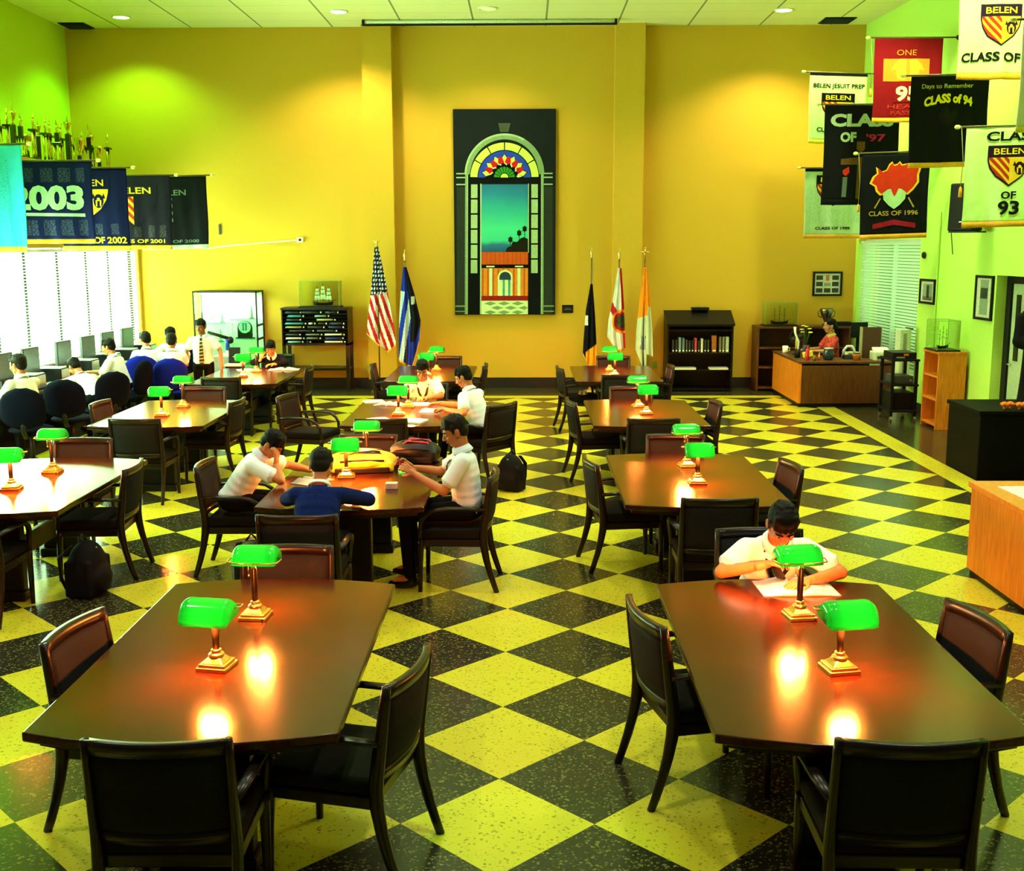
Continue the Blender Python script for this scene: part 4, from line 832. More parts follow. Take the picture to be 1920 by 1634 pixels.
person('boy in white reaching left to a keyboard under the window', (-5.43, 10.84, .625), 172, 20, (16, 4, 0), ((-5.72, 11.08, .80), (-5.98, 11.04, .80), (-1, 0, 0), D, .4), ((-5.66, 10.58, .76), (-5.90, 10.66, .80), (-1, .1, 0), D, .4), skin=SKIN, s=.95)
person('boy in white bent low over the window desk with his head down', (-5.32, 9.62, .635), 148, 56, (40, 0, 0), ((-5.66, 10.10, .79), (-5.92, 10.02, .80), (-1, 0, 0), D, .4), ((-5.80, 9.64, .79), (-5.90, 9.84, .80), (-.5, .8, 0), D, .4), s=.97)
person('boy in a striped pale shirt at the left photo edge, facing the window', (-5.52, 8.04, .625), 150, 16, (6, 14, 0), ((-5.78, 8.36, .80), (-6.02, 8.34, .80), (-1, 0, 0), D, .4), ((-5.78, 7.84, .78), (-6.03, 7.98, .80), (-1, .2, 0), D, .4), shirt=SHIRTG, hair=HAIRB, s=1.0)
# librarian
FLORAL = mat('red floral blouse', (.62, .05, .035), .8, var=.75, scale=26)
person('woman in a red floral top sitting behind the wooden desk', (5.26, 14.22, .578), 186, 4, (4, 0, 0), ((5.12, 14.48, .80), (4.90, 14.40, .80), (-1, 0, 0), D, .4), ((5.14, 13.98, .80), (4.92, 14.06, .80), (-1, .1, 0), D, .4), shirt=FLORAL, hairstyle='woman', skin=mat('olive skin', (.55, .25, .11), .5, var=.05), s=1.03, spine=.45)
# ================================================================ FURNITURE ALONG THE FAR WALL AND THE RIGHT SIDE
def model_ship(label, loc, rz, L, sails=True, rig=1.0):
    t = thing('model_ship', label, 'model ship', loc, rz, 'model sailing ships')
    hw = L * .11; hh = L * .20; vs = []; fs = []; n, k = 14, 6
    for i in range(n + 1):
        u = -1 + 2 * i / n; w = hw * (1 - abs(u) ** 2.6) ** .7 if abs(u) < 1 else 0.0; sh = hh * (.62 + .38 * abs(u) ** 2.2 + (.12 if u < -.6 else 0)); keel = hh * .12 * abs(u) ** 4
        for j in range(k + 1):
            a = PI * j / k; vs.append((u * L / 2 * (.86 + .14 * abs(math.cos(a))), -max(w, .001) * math.cos(a), max(keel, sh - (sh - keel) * math.sin(a) ** .8)))
    fs = [(i * (k + 1) + j, (i + 1) * (k + 1) + j, (i + 1) * (k + 1) + j + 1, i * (k + 1) + j + 1) for i in range(n) for j in range(k)] + [(i * (k + 1), i * (k + 1) + k, (i + 1) * (k + 1) + k, (i + 1) * (k + 1)) for i in range(n)]
    MB().add(vs, fs).build('hull', BPL, t); M_ = MB()
    for x, h in ((-.28, .85), (.0, 1.0), (.28, .85)):
        H = L * .95 * h * rig; M_.cyl((x * L, 0, hh * .3), (x * L, 0, hh * .6 + H), L * .017, L * .010, None, 6)
        for q in (.45, .68, .88): M_.cyl((x * L, -L * .16 * (1.15 - q), hh * .6 + H * q), (x * L, L * .16 * (1.15 - q), hh * .6 + H * q), L * .010, None, None, 6); M_.cyl((x * L - L * .15 * (1.15 - q), 0, hh * .6 + H * q), (x * L + L * .15 * (1.15 - q), 0, hh * .6 + H * q), L * .010, None, None, 6)
    M_.cyl((L * .44, 0, hh), (L * .66, 0, hh * 1.5), L * .014, L * .009, None, 6); M_.build('mast_rigging', DBR, t)
    if sails:
        for x, h in ((-.28, .85), (.0, 1.0), (.28, .85)):
            H = L * .95 * h; q = MB()
            for a, b, w in ((.18, .44, .13), (.47, .67, .10), (.70, .86, .07)):
                w *= L; q.add([(x * L - w * .85, 0, hh * .6 + H * b), (x * L + w * .85, 0, hh * .6 + H * b), (x * L + w, -.03 * L, hh * .6 + H * (a + b) / 2), (x * L + w, 0, hh * .6 + H * a), (x * L - w, 0, hh * .6 + H * a), (x * L - w, -.03 * L, hh * .6 + H * (a + b) / 2)], [(0, 1, 2, 5), (5, 2, 3, 4)])
            q.build('sails', mat('sail cloth', (.66, .72, .60), .8), t, fix=False)
    for x in (-.2, .2): MB().box((x * L, 0, hh * .08), (L * .05, hw * 1.2, hh * .3)).build('cradle', DBR, t)
    return t
def glass_case(label, loc, d, rz=0):
    t = thing('display_glass', label, 'glass case', loc, rz, 'glass cases over the model ships'); x, y, z = d[0] / 2, d[1] / 2, d[2]
    for a, b in (((-x, -y, .02), (x, -y + .004, z)), ((-x, y - .004, .02), (x, y, z)), ((-x, -y + .004, .02), (-x + .004, y - .004, z)), ((x - .004, -y + .004, .02), (x, y - .004, z)), ((-x, -y, z - .004), (x, y, z))): MB().b2(a, b).build('pane', glass_mat('case glass', (.94, 1, .90), .05), t)
    e = mat('glass edge green', (.30, .50, .16), .3); w = .005
    for sx in (-1, 1):
        for sy in (-1, 1): MB().box((sx * x, sy * y, z / 2), (w, w, z)).build('edge', e, t)
    for sy in (-1, 1): MB().box((0, sy * y, z), (2 * x, w, w)).build('edge', e, t)
    for sx in (-1, 1): MB().box((sx * x, 0, z), (w, 2 * y, w)).build('edge', e, t)
    MB().b2((-x - .015, -y - .015, 0), (x + .015, y + .015, .02)).build('base', BPL, t)
    return t
# glass display case
dc = thing('display_case', 'tall bright glass display case with white back and black frame', 'display case', (-5.09, 15.27, 0)); X, Yd, H = .56, .26, 1.77
MB().b2((-X, Yd - .02, .08), (X, Yd, H)).build('back_panel', mat('white case lining', (.80, .88, .84), .6), dc); MB().b2((-X, -Yd, 0), (X, Yd, .10)).build('plinth', BPL, dc); MB().b2((-X, -Yd, H - .03), (X, Yd, H)).build('top', BPL, dc)
for sx in (-1, 1):
    for sy in (-1, 1): MB().box((sx * (X - .012), sy * (Yd - .012), H / 2), (.024, .024, H)).build('post', BPL, dc)
MB().b2((-X + .02, -Yd, .1), (X - .02, -Yd + .005, H - .03)).build('front_pane', GLASS, dc)
for z in (.5, .88, 1.12): MB().box((X - .008, 0, z + .05), (.016, 2 * Yd, .035)).build('side_rail', BPL, dc)
for z, a, b in ((.48, -X, X), (.86, -X, -.02), (.92, .02, X), (1.19, -X, -.02), (1.26, .02, X)): MB().b2((a + .02, -Yd + .03, z), (b - .02, Yd - .03, z + .010)).build('shelf', glass_mat('shelf glass', (.7, .95, .85), .5), dc)
MB().box((0, Yd - .06, .95), (.012, .02, 1.6)).build('shelf_standard', SILV, dc); MB().box((0, -Yd + .03, H - .045), (.9, .03, .02)).build('added_strip_glow', mat('added strip glow', (1, 1, 1), em=(.95, 1, .95), es=5, var=0), dc)  # glowing strip added to brighten the case, no such lamp known
lamp('added_case_fill', 'AREA', (-5.09, 15.1, 1.70), 26, (.92, 1, .95), 1.0, shape='RECTANGLE', size_y=.25)  # added fill inside the case, in place of the bright daylight
t = thing('arched_plaque', 'black arched plaque with a pale round crest in the display case', 'plaque', (-4.80, 15.20, .932)); MB().prism([(-.13, .02), (.13, .02), (.13, .18)] + arc((0, .18), .13, 0, 180, 16) + [(-.13, .18)], -.02, .02).build('arch', BPL, t)
MB().cyl((0, -.021, .20), (0, -.026, .20), .105, None, None, 28).build('crest_disc', mat('pale blue enamel', (.35, .55, .62), .4), t); q = MB(); q.box((-.025, -.028, .20), (.03, .004, .12)); q.box((.025, -.028, .20), (.03, .004, .12)); q.box((0, -.028, .265), (.09, .004, .015)); q.build('crest_figures', mat('blue enamel', (.03, .10, .30), .4), t); MB().box((0, 0, .01), (.32, .10, .02)).build('base', BPL, t)
GRN2 = mat('green glass award', (.16, .30, .24), .15)
for i, (x, z, h, lb) in enumerate(((-5.24, .87, .20, 'slender obelisk award on the middle left case shelf'), (-5.20, 1.20, .24, 'slender obelisk award on the upper left case shelf'), (-4.68, 1.27, .22, 'slender obelisk award on the upper right case shelf'), (-4.74, .49, .26, 'slender obelisk award on the bottom case shelf'))):
    t = thing('obelisk_award', lb, 'award', (x, 15.22, z + .002), .3 * i, 'obelisk awards in the display case'); MB().box((0, 0, .02 + h / 2), (.045, .045, h), None, None, (.012, .012)).build('shaft', GRN2, t); MB().box((0, 0, .012), (.10, .08, .024), None, None, (.06, .05)).build('foot', DGREY, t)
for x, z, lb in ((-5.40, 1.20, 'white printed card on the upper left case shelf'), (-5.38, .87, 'white printed card on the middle left case shelf')):
    t = thing('name_card', lb, 'card', (x, 15.22, z + .008), 0, 'cards in the display case'); MB().box((0, 0, .085), (.20, .01, .16), None, (R(-8), 0, 0)).build('card', WHT, t)
    for k in range(2): MB().box((.0, -.011 + .005 * k, .07 + .05 * k), (.12, .002, .022), None, (R(-8), 0, 0)).build('print_line', GREY, t)
t = thing('lab_cart', 'pale grey cabinet with a blue ball mark behind the standing boy', 'cabinet', (-4.62, 13.35, 0)); MB().b2((-.19, -.2, .03), (.19, .2, .80)).build('body', mat('pale grey enamel', (.40, .55, .58), .4), t, bevel=.01); MB().b2((-.20, -.21, .80), (.20, .21, .82)).build('top', mat('white laminate', (.7, .75, .72)), t); MB().ell((.06, -.205, .52), (.05, .015, .05)).build('blue_knob', mat('blue plastic', (.01, .05, .5), .3), t, True); MB().box((.09, -.205, .43), (.06, .015, .03)).build('latch', BPL, t)
for sx in (-1, 1): MB().b2((sx * .15 - .02, -.18, 0), (sx * .15 + .02, .18, .03)).build('foot', BPL, t)
t = thing('telescope', 'small black and blue telescope standing on the pale grey cabinet', 'telescope', (-4.62, 13.30, .82)); MB().tube([(.04, 0, .26), (-.30, -.03, .37)], [.030, .022], None, 12).build('tube', BPL, t, True); MB().cyl((0, 0, .08), (0, 0, .27), .035, .03).build('blue_mount', mat('blue plastic', (.01, .05, .5), .3), t, True); MB().lathe([(.08, 0), (.08, .02), (.03, .04), (.025, .09)]).build('base', WHT, t, True); MB().ell((.05, 0, .24), (.05, .05, .06)).build('counterweight', BPL, t, True)
t = thing('tablet_stand', 'black tablet propped on a white stand beside the nearer lamp at the display case', 'tablet', (-4.40, 12.85, 0)); MB().b2((-.12, -.12, 0), (.12, .12, .70)).build('pedestal', BPL, t); MB().b2((-.13, -.13, .70), (.13, .13, .73)).build('white_top', WHT, t); MB().box((0, 0, .86), (.18, .02, .25), None, (R(-12), 0, 0)).build('screen', BPL, t, bevel=.006)
# newspaper rack
nr = thing('newspaper_rack', 'black wooden rack of rolled newspapers with slender legs', 'rack', (-3.53, 15.27, 0)); X, Yd = .585, .25
for sx in (-1, 1):
    for sy in (-1, 1): MB().box((sx * (X - .03), sy * (Yd - .03), .43), (.06, .06, .86), None, None, (.06, .06)).build('leg', CHW, nr)
    MB().b2((sx * X - .02 * sx, -Yd, .82), (sx * X, Yd, 1.46)).build('side_panel', CHW, nr)
MB().b2((-X, Yd - .02, .82), (X, Yd, 1.46)).build('back_panel', BLK, nr); MB().b2((-X - .01, -Yd - .01, 1.44), (X + .01, Yd, 1.475)).build('top', CHW, nr); MB().b2((-X, -Yd, .82), (X, Yd, .86)).build('bottom', CHW, nr); MB().b2((-X + .02, -Yd + .02, .38), (X - .02, Yd, .42)).build('low_shelf', CHW, nr)
for k in range(1, 9): MB().b2((-X + .02, -Yd + .03, .86 + k * .0645 - .006), (X - .02, Yd - .02, .86 + k * .0645)).build('slot_shelf', BLK, nr)
NP = {'w': WHT, 'g': mat('grey newsprint', (.16, .17, .18), .8), 'b': mat('pale blue newsprint', (.22, .45, .55), .8), 'n': mat('navy newsprint', (.015, .03, .22), .8), 'c': mat('cyan newsprint', (.05, .35, .45), .8), 'y': mat('yellow newsprint', (.45, .36, .12), .8), 'd': mat('dark newsprint', (.05, .05, .055), .8)}
rows = [[('d', 0, .26), ('d', .27, .58), ('d', .64, .85)], [('c', .04, .30), ('b', .47, .70)], [('d', .02, .25), ('y', .50, .80)], [('c', 0, .33), ('w', .37, .48), ('d', .52, .66), ('d', .70, .94)], [('y', .0, .30), ('d', .35, .62), ('n', .68, .93)], [('d', .06, .45), ('d', .5, .82)], [('d', .0, .24), ('g', .32, .58), ('w', .62, .94)], [('w', 0, .30), ('g', .33, .56), ('n', .63, .92)], [('b', .03, .28), ('d', .33, .40), ('w', .62, .95)]]
CN = {'w': 'white', 'g': 'grey', 'b': 'pale blue', 'n': 'navy', 'c': 'cyan', 'y': 'yellowish', 'd': 'dark'}; RN = ['top', 'second', 'third', 'fourth', 'fifth', 'sixth', 'seventh', 'eighth', 'bottom']
np_seen = {}
for j, row in enumerate(rows):
    for i, (c, a, b) in enumerate(row):
        x0, x1 = -4.08 + a * 1.10, -4.08 + b * 1.10; pos = ('left', 'middle', 'third from the left', 'right')[i if len(row) == 4 else (0 if i == 0 else 3 if i == len(row) - 1 else 1)]
        t = thing('rolled_newspaper', '%s rolled newspaper in the %s slot row of the rack, %s' % (CN[c], RN[j], pos), 'newspaper', ((x0 + x1) / 2, 15.07, 1.396 - j * .0645), 0, 'newspapers in the rack'); w = (x1 - x0) / 2 - .03
        MB().tube([(-w, 0, 0), (w, 0, 0)], [(.05, .0165)] * 2, None, 12, flat=(0, 1, 0)).build('paper', NP[c], t, True); MB().cyl((w, 0, 0), (w + .04, 0, 0), .006, None, None, 8).build('stick', DBR, t); MB().ell((w + .045, -.02, 0), (.014, .014, .014)).build('knob', WHT, t, True)
model_ship('model sailing ship with white sails on the newspaper rack', (-3.42, 15.27, 1.506), 0, .36); glass_case('glass case over the ship on the newspaper rack', (-3.46, 15.27, 1.475), (.70, .34, .46))
# black bookcase with sloped reading top
bc = thing('bookcase', 'low black bookcase with a sloping top right of the flags', 'bookcase', (3.18, 15.30, 0)); X = .575
prof = [(-.27, 0), (.25, 0), (.25, 1.36), (.16, 1.36), (-.27, 1.16)]
for sx in (-1, 1): MB().prism(prof, sx * X - .03 * sx, sx * X, None, 'yz').build('side_panel', BLK, bc)
MB().add([(-X - .02, -.30, 1.150), (X + .02, -.30, 1.150), (X + .02, .16, 1.365), (-X - .02, .16, 1.365), (-X - .02, -.30, 1.185), (X + .02, -.30, 1.185), (X + .02, .16, 1.40), (-X - .02, .16, 1.40)], [(0, 1, 2, 3), (7, 6, 5, 4), (0, 4, 5, 1), (1, 5, 6, 2), (2, 6, 7, 3), (3, 7, 4, 0)]).build('sloped_top', BLK, bc)
MB().b2((-X, .16, 1.34), (X, .25, 1.37)).build('top_ledge', BLK, bc); MB().b2((-X, .23, 0), (X, .25, 1.36)).build('back_panel', BLK, bc)
for z in (.02, .36, .66, 1.06): MB().b2((-X + .03, -.25, z), (X - .03, .23, z + .025)).build('shelf', BLK, bc)
BKC = [('black', (.02, .02, .022), .036, .22), ('black', (.02, .02, .022), .034, .22), ('pale blue', (.18, .28, .34), .04, .26), ('grey blue', (.12, .18, .24), .04, .25), ('dark grey', (.05, .05, .05), .03, .22), ('charcoal', (.03, .03, .03), .03, .20), ('black', (.012, .012, .012), .03, .21), ('rose red', (.60, .06, .10), .034, .25), ('black', (.012, .012, .012), .03, .2), ('white', (.65, .68, .6), .036, .24), ('black', (.014, .014, .014), .034, .22), ('dark green', (.02, .05, .03), .03, .22), ('rust brown', (.36, .10, .012), .075, .29), ('grey', (.16, .16, .14), .034, .27), ('grey tan', (.22, .19, .13), .034, .27), ('pale green', (.38, .48, .36), .055, .27)]
x = 2.70
for i, (nm, c, w, h) in enumerate(BKC):
    t = thing('book', '%s book standing on the black bookcase shelf, %s' % (nm, ('at the left end', 'second from the left', 'third from the left', 'fourth from the left', 'fifth from the left', 'sixth from the left', 'left of the rose red book', 'near the middle', 'right of the rose red book', 'by the middle right', 'right of the white one', 'left of the thick rust one', 'the thickest', 'right of the thick rust one', 'second from the right end', 'at the right end')[i]), 'book', (x + w / 2, 15.16, .686), 0, 'books in the black bookcase')
    MB().box((0, 0, h / 2), (w, .16, h)).build('cover', mat('book %s %d' % (nm, i), c, .6), t, bevel=.003); MB().box((0, -.081, .03), (w * .7, .002, .022)).build('spine_label', WHT, t); x += w + (.022 if i not in (11, 12) else .05)
for x0, x1, lb in ((2.68, 3.12, 'pale magazine lying flat on the lower bookcase shelf at left'), (3.36, 3.68, 'grey magazine lying flat on the lower bookcase shelf at right')):
    t = thing('magazine', lb, 'magazine', ((x0 + x1) / 2, 15.14, .386), 0, 'magazines in the bookcase'); w = (x1 - x0) / 2; MB().b2((-w, -.10, 0), (w, .1, .03)).build('pages', WHT, t); MB().b2((-w, -.105, .03), (w, .1, .034)).build('cover', mat('pale green cover', (.5, .58, .4)), t)
t = thing('tabletop_lectern', 'small black stand lying on the sloped bookcase top', 'stand', (3.22, 15.43, 1.405)); MB().b2((-.15, -.10, 0), (.15, .05, .05)).build('base', BPL, t, bevel=.006); MB().b2((-.02, -.09, .05), (.09, .04, .06)).build('plate', mat('gold plate', (.25, .22, .04), .4, .6), t)
# back cabinet, ship and urn
kc = thing('wall_cabinet', 'long brown open cabinet against the far wall behind the desk', 'cabinet', (5.0, 15.33, 0)); X = .82
for sx in (-1, 0, 1): MB().box((sx * (X - .02), 0, .56), (.04, .44, 1.10)).build('upright', OAKD, kc)
MB().b2((-X - .01, -.24, 1.10), (X + .01, .23, 1.135)).build('top', OAKD, kc); MB().b2((-X, .20, .05), (X, .22, 1.1)).build('back_panel', mat('deep brown board', (.035, .018, .010), .6), kc)
for z in (.04, .40, .74): MB().b2((-X + .03, -.22, z), (X - .03, .2, z + .03)).build('shelf', OAKD, kc)
model_ship('dark model ship on the cabinet behind the librarian', (4.60, 15.30, 1.164), 0, .31, False); glass_case('glass case over the dark ship behind the librarian', (4.60, 15.30, 1.135), (.56, .32, .40))
t = thing('silver_urn', 'tall silver trophy urn on the cabinet behind the librarian', 'urn', (5.42, 15.30, 1.135)); MB().lathe([(.07, 0), (.075, .02), (.03, .05), (.05, .10), (.10, .20), (.115, .28), (.11, .30), (.1, .295)]).build('cup', mat('dark silver', (.25, .24, .2), .2, 1), t, True)
for sx in (-1, 1): MB().tube([(sx * .08, 0, .14), (sx * .14, 0, .17), (sx * .15, 0, .24), (sx * .11, 0, .27)], .009, None, 8).build('handle', mat('dark silver', (.25, .24, .2)), t, True)
tag(MB().b2((-.16, -.1, 0), (.16, .1, .07)).build('storage_box', BPL, bevel=.008), 'flat black box on the cabinet near the right wall', 'box', None, (5.68, 15.3, 1.135))
# librarian desk
dk = thing('librarian_desk', 'big orange wooden L shaped desk of the librarian', 'desk', (4.45, 13.09, 0))
MB().b2((0, 0, .06), (.035, 1.92, .70)).build('end_panel', OAK, dk, bevel=.004); MB().b2((.035, 0, .06), (1.50, .035, .66)).build('front_panel', OAKD, dk, bevel=.004); MB().b2((0, .02, 0), (1.49, .03, .06)).build('front_kick', BLK, dk); MB().b2((.01, .03, 0), (.03, 1.9, .06)).build('end_kick', BLK, dk)
MB().prism([(-.015, -.015), (1.52, -.015), (1.52, .70), (.62, .70), (.62, 1.94), (-.015, 1.94)], .69, .725, OAKD, 'xy').build('desktop', OAKD, dk, bevel=.006); MB().b2((1.47, .03, .0), (1.50, .68, .69)).build('inner_side', OAKD, dk)
DZ = .725
def bottle(name, label, cat, loc, prof, m, extra=None):
    t = thing(name, label, cat, loc); MB().lathe(prof).build('body', m, t, True)
    if extra: MB().lathe(extra[0]).build(extra[1], extra[2], t, True)
    return t
bottle('spray_bottle', 'red spray can on the desk near the corner', 'bottle', (4.62, 13.32, DZ), [(.03, 0), (.033, .01), (.033, .16), (.02, .18), (.01, .185)], mat('red can', (.65, .01, .05), .3), ([(.010, .185), (.012, .215)], 'nozzle', mat('red can', (.65, .01, .05))))
bottle('glass_pitcher', 'dark glass coffee jug with a shiny rim in front of the librarian', 'jug', (4.97, 13.38, DZ), [(.05, 0), (.085, .02), (.09, .10), (.07, .15), (.075, .17)], mat('dark glass', (.02, .04, .05), .06), ([(.076, .17), (.078, .19), (.03, .20)], 'lid', SILV))
bottle('flower_pot', 'small orange pot on the desk right of the librarian', 'pot', (5.40, 13.30, DZ), [(.05, 0), (.07, .08), (.072, .10)], mat('orange glaze', (.5, .17, .02), .35), ([(.06, .10), (.05, .115)], 'soil', DBR))
bottle('water_bottle', 'small orange bottle on the desk corner', 'bottle', (4.80, 13.28, DZ), [(.02, 0), (.02, .07), (.008, .1)], mat('orange plastic', (.8, .22, .02), .3), ([(.009, .1), (.009, .115)], 'cap', WHT))
bottle('tape_jar', 'little brown jar beside the red spray can', 'jar', (4.72, 13.25, DZ), [(.03, 0), (.032, .05), (.02, .06)], mat('amber glass', (.2, .09, .02), .2), ([(.022, .06), (.022, .075)], 'lid', BRASS))
t = thing('desk_telephone', 'black desk telephone and its white arc lamp by the orange pot', 'telephone', (5.36, 13.55, DZ)); MB().box((0, 0, .03), (.22, .2, .06), None, None, (.2, .14)).build('body', BPL, t, bevel=.008); MB().tube([(-.10, 0, .07), (-.10, 0, .13), (-.05, 0, .20), (.03, 0, .20), (.07, 0, .13), (.07, 0, .07)], .022, None, 10).build('handset', mat('pale plastic', (.6, .66, .72), .3), t, True)
t = thing('flower_vase', 'dark vase with small yellow flowers left of the librarian', 'vase', (4.74, 13.9, DZ)); MB().lathe([(.05, 0), (.075, .07), (.05, .16), (.055, .19)]).build('vase', DGREY, t, True)
for k in range(7):
    a = k * .9; e = (.13 * math.cos(a) * (.5 + k % 3 * .3), .10 * math.sin(a), .40 + .05 * (k % 3)); sp = MB().tube([(0, 0, .17), (e[0] * .5, e[1] * .5, .33), e], .004, None, 6).build('flower_stem', mat('leaf green', (.03, .09, .01)), t, True)
    f_ = MB()
    for q in range(6): f_.ell((e[0] + .02 * math.cos(q), e[1] + .02 * math.sin(q), e[2]), (.016, .016, .008), None, None, 8, 5)
    f_.ell((e[0], e[1], e[2] + .005), (.010, .010, .008), None, None, 8, 5); f_.build('blossom', mat('yellow petals', (.8, .66, .08)), sp, True)
t = thing('pencil_cup', 'dark cup with a tall white brush on the desk end panel', 'cup', (4.56, 13.72, DZ)); MB().lathe([(.045, 0), (.05, .14), (.046, .14)]).build('cup', BPL, t, True); MB().tube([(0, 0, .05), (.01, 0, .26), (-.05, 0, .40), (-.06, 0, .50)], [.012, .014, .016, .022], None, 8).build('white_brush', WHT, t, True); MB().cyl((.02, .01, .05), (.03, .01, .30), .008, None, None, 8).build('blue_pen', mat('blue plastic', (.01, .05, .5)), t); MB().lathe([(.012, .13), (.016, .3), (.01, .36)], (-.02, .02, 0)).build('yellow_marker', mat('yellow petals', (.8, .66, .08)), t, True)
t = thing('white_mug', 'white mug near the far end of the desk', 'mug', (4.55, 14.55, DZ)); MB().lathe([(.035, 0), (.045, .02), (.048, .12), (.042, .12)]).build('body', WHT, t, True); MB().tube([(.045, 0, .09), (.075, 0, .085), (.075, 0, .045), (.044, 0, .03)], .007, None, 8).build('handle', WHT, t, True)
tag(MB().box((0, 0, .045), (.16, .06, .09), None, (0, R(-14), 0)).build('yellow_sponge', mat('yellow foam', (.8, .75, .03), .8), bevel=.008), 'bright yellow block lying on the desk by the vase', 'sponge', None, (4.70, 13.62, DZ + .022))
t = thing('desk_fan', 'black desk fan in front of the brown cabinet', 'fan', (4.66, 14.25, DZ)); MB().lathe([(.07, 0), (.06, .02), (.012, .03), (.012, .2)]).build('stand', BPL, t, True); MB().tube([(.11 * math.cos(k * PI / 12), -.02, .30 + .11 * math.sin(k * PI / 12)) for k in range(24)], .012, None, 6, closed=True).build('guard', BPL, t, True); q = MB()
for k in range(4): q.box((.05 * math.cos(k * PI / 2 + .4), -.02, .30 + .05 * math.sin(k * PI / 2 + .4)), (.09, .006, .05), None, (0, -k * PI / 2 - .4, 0))
q.build('blades', DGREY, t); MB().ell((0, -.01, .30), (.03, .04, .03)).build('motor', BPL, t, True)
t = thing('desk_monitor', 'black computer monitor turned away behind the brown hutch', 'monitor', (5.76, 14.45, 0), R(15)); MB().box((0, 0, 1.12), (.30, .04, .26)).build('housing', BPL, t, bevel=.008); MB().box((0, .03, .85), (.05, .04, .30)).build('neck', BPL, t); MB().box((0, .03, .35), (.30, .30, .70)).build('pedestal', BPL, t)
t = thing('desk_hutch', 'upright brown wooden hutch panel standing on the desk', 'hutch', (5.73, 13.66, DZ)); MB().box((0, 0, .25), (.30, .03, .50)).build('panel', mat('brown board', (.075, .03, .017), .5), t, bevel=.004)
for sx in (-1, 1): MB().box((sx * .155, .05, .25), (.012, .13, .50)).build('side', mat('pale edge', (.35, .35, .2)), t)
for k in range(4): tag(MB().b2((-.11, -.08, 0), (.11, .08, .022)).build('paper_stack', (WHT, mat('cream sheets', (.6, .6, .4)))[k % 2], bevel=.002), ('topmost', 'second', 'third', 'lowest')[3 - k] + ' sheaf of the papers stacked behind the telephone', 'paper', 'papers on the librarian desk', (5.42 + .01 * k, 13.775 - .005 * k, DZ + .022 * k + .0005 * k), .1 * k)
t = thing('printer', 'white printer on the desk beneath the blind', 'printer', (5.80, 13.33, DZ)); MB().box((0, 0, .07), (.30, .28, .14)).build('body', mat('white plastic', (.62, .74, .52), .4), t, bevel=.012); MB().box((0, .05, .155), (.24, .16, .03), None, (R(20), 0, 0)).build('paper_tray', WHT, t); MB().box((0, -.142, .05), (.22, .006, .05)).build('output_slot', DGREY, t)
t = thing('air_purifier', 'tall white tower appliance between the blind and the cart', 'appliance', (5.95, 12.75, 0)); MB().b2((-.10, -.12, 0), (.07, .12, 1.26)).build('body', mat('white plastic', (.62, .74, .52)), t, bevel=.012); MB().b2((-.05, -.125, .15), (.0, -.119, 1.2)).build('grille', GREY, t); MB().b2((.05, -.13, 1.26), (.09, .13, 1.28)).build('control_panel', DGREY, t)
# av cart
ct = thing('media_cart', 'black rolling cart between the desk and the small oak bookcase', 'cart', (5.60, 11.85, 0))
for sx in (-1, 1):
    for sy in (-1, 1): p_ = MB().box((sx * .17, sy * .25, .49), (.04, .04, .82)).build('post', BPL, ct); MB().cyl((sx * .17 - .015, sy * .25, .04), (sx * .17 + .015, sy * .25, .04), .04, None, None, 14).build('caster', SILV, p_); MB().box((sx * .17, sy * .25, .075), (.03, .03, .03)).build('caster_fork', SILV, p_)
for z in (.14, .52, .88): MB().b2((-.20, -.29, z), (.20, .29, z + .03)).build('shelf', BPL, ct)
MB().b2((-.16, -.22, .17), (.16, .24, .42)).build('lower_box', BPL, ct)
t = thing('video_recorder', 'black recorder with an orange tag on the cart top', 'recorder', (5.60, 11.85, .911)); MB().b2((-.17, -.22, 0), (.17, .22, .09)).build('body', BPL, t, bevel=.006); MB().box((.02, -.221, .06), (.07, .004, .025)).build('orange_tag', mat('orange tag', (.9, .2, .03)), t); MB().b2((-.12, -.224, .01), (.0, -.22, .03)).build('slot', SILV, t)
t = thing('video_recorder', 'grey trimmed deck on the middle cart shelf', 'recorder', (5.60, 11.83, .55)); MB().b2((-.14, -.20, .001), (.14, .20, .11)).build('body', DGREY, t, bevel=.006); MB().cyl((.10, -.20, .05), (.10, -.215, .05), .018, None, None, 12).build('dial', SILV, t)
# small oak bookcase with ship
ob = thing('small_bookcase', 'small orange oak bookcase with two open shelves by the right wall', 'bookcase', (5.80, 10.84, 0)); w, l, h = .385, .58, 1.05
MB().b2((0, 0, .0), (w, .03, h)).build('near_side', OAK, ob, bevel=.003); MB().b2((0, l - .03, 0), (w, l, h)).build('far_side', OAK, ob); MB().b2((w - .02, .03, .03), (w, l - .03, h)).build('back_panel', mat('dull brown board', (.13, .05, .025), .6), ob); MB().b2((-.015, -.015, h), (w, l + .01, h + .035)).build('top', OAK, ob, bevel=.004)
for z in (.05, .40, .72): MB().b2((0, .03, z), (w - .02, l - .03, z + .025)).build('shelf', OAK, ob)
tag(MB().b2((-.06, -.05, 0), (.06, .05, .20)).build('small_box', DGREY), 'dark box on the middle shelf of the small oak bookcase', 'box', None, (5.95, 10.93, .425))
model_ship('small dark model ship on the small oak bookcase', (5.93, 11.09, 1.112), R(30), .24, False, 1.25); glass_case('glass case over the ship on the small oak bookcase', (5.93, 11.09, 1.085), (.30, .44, .42))
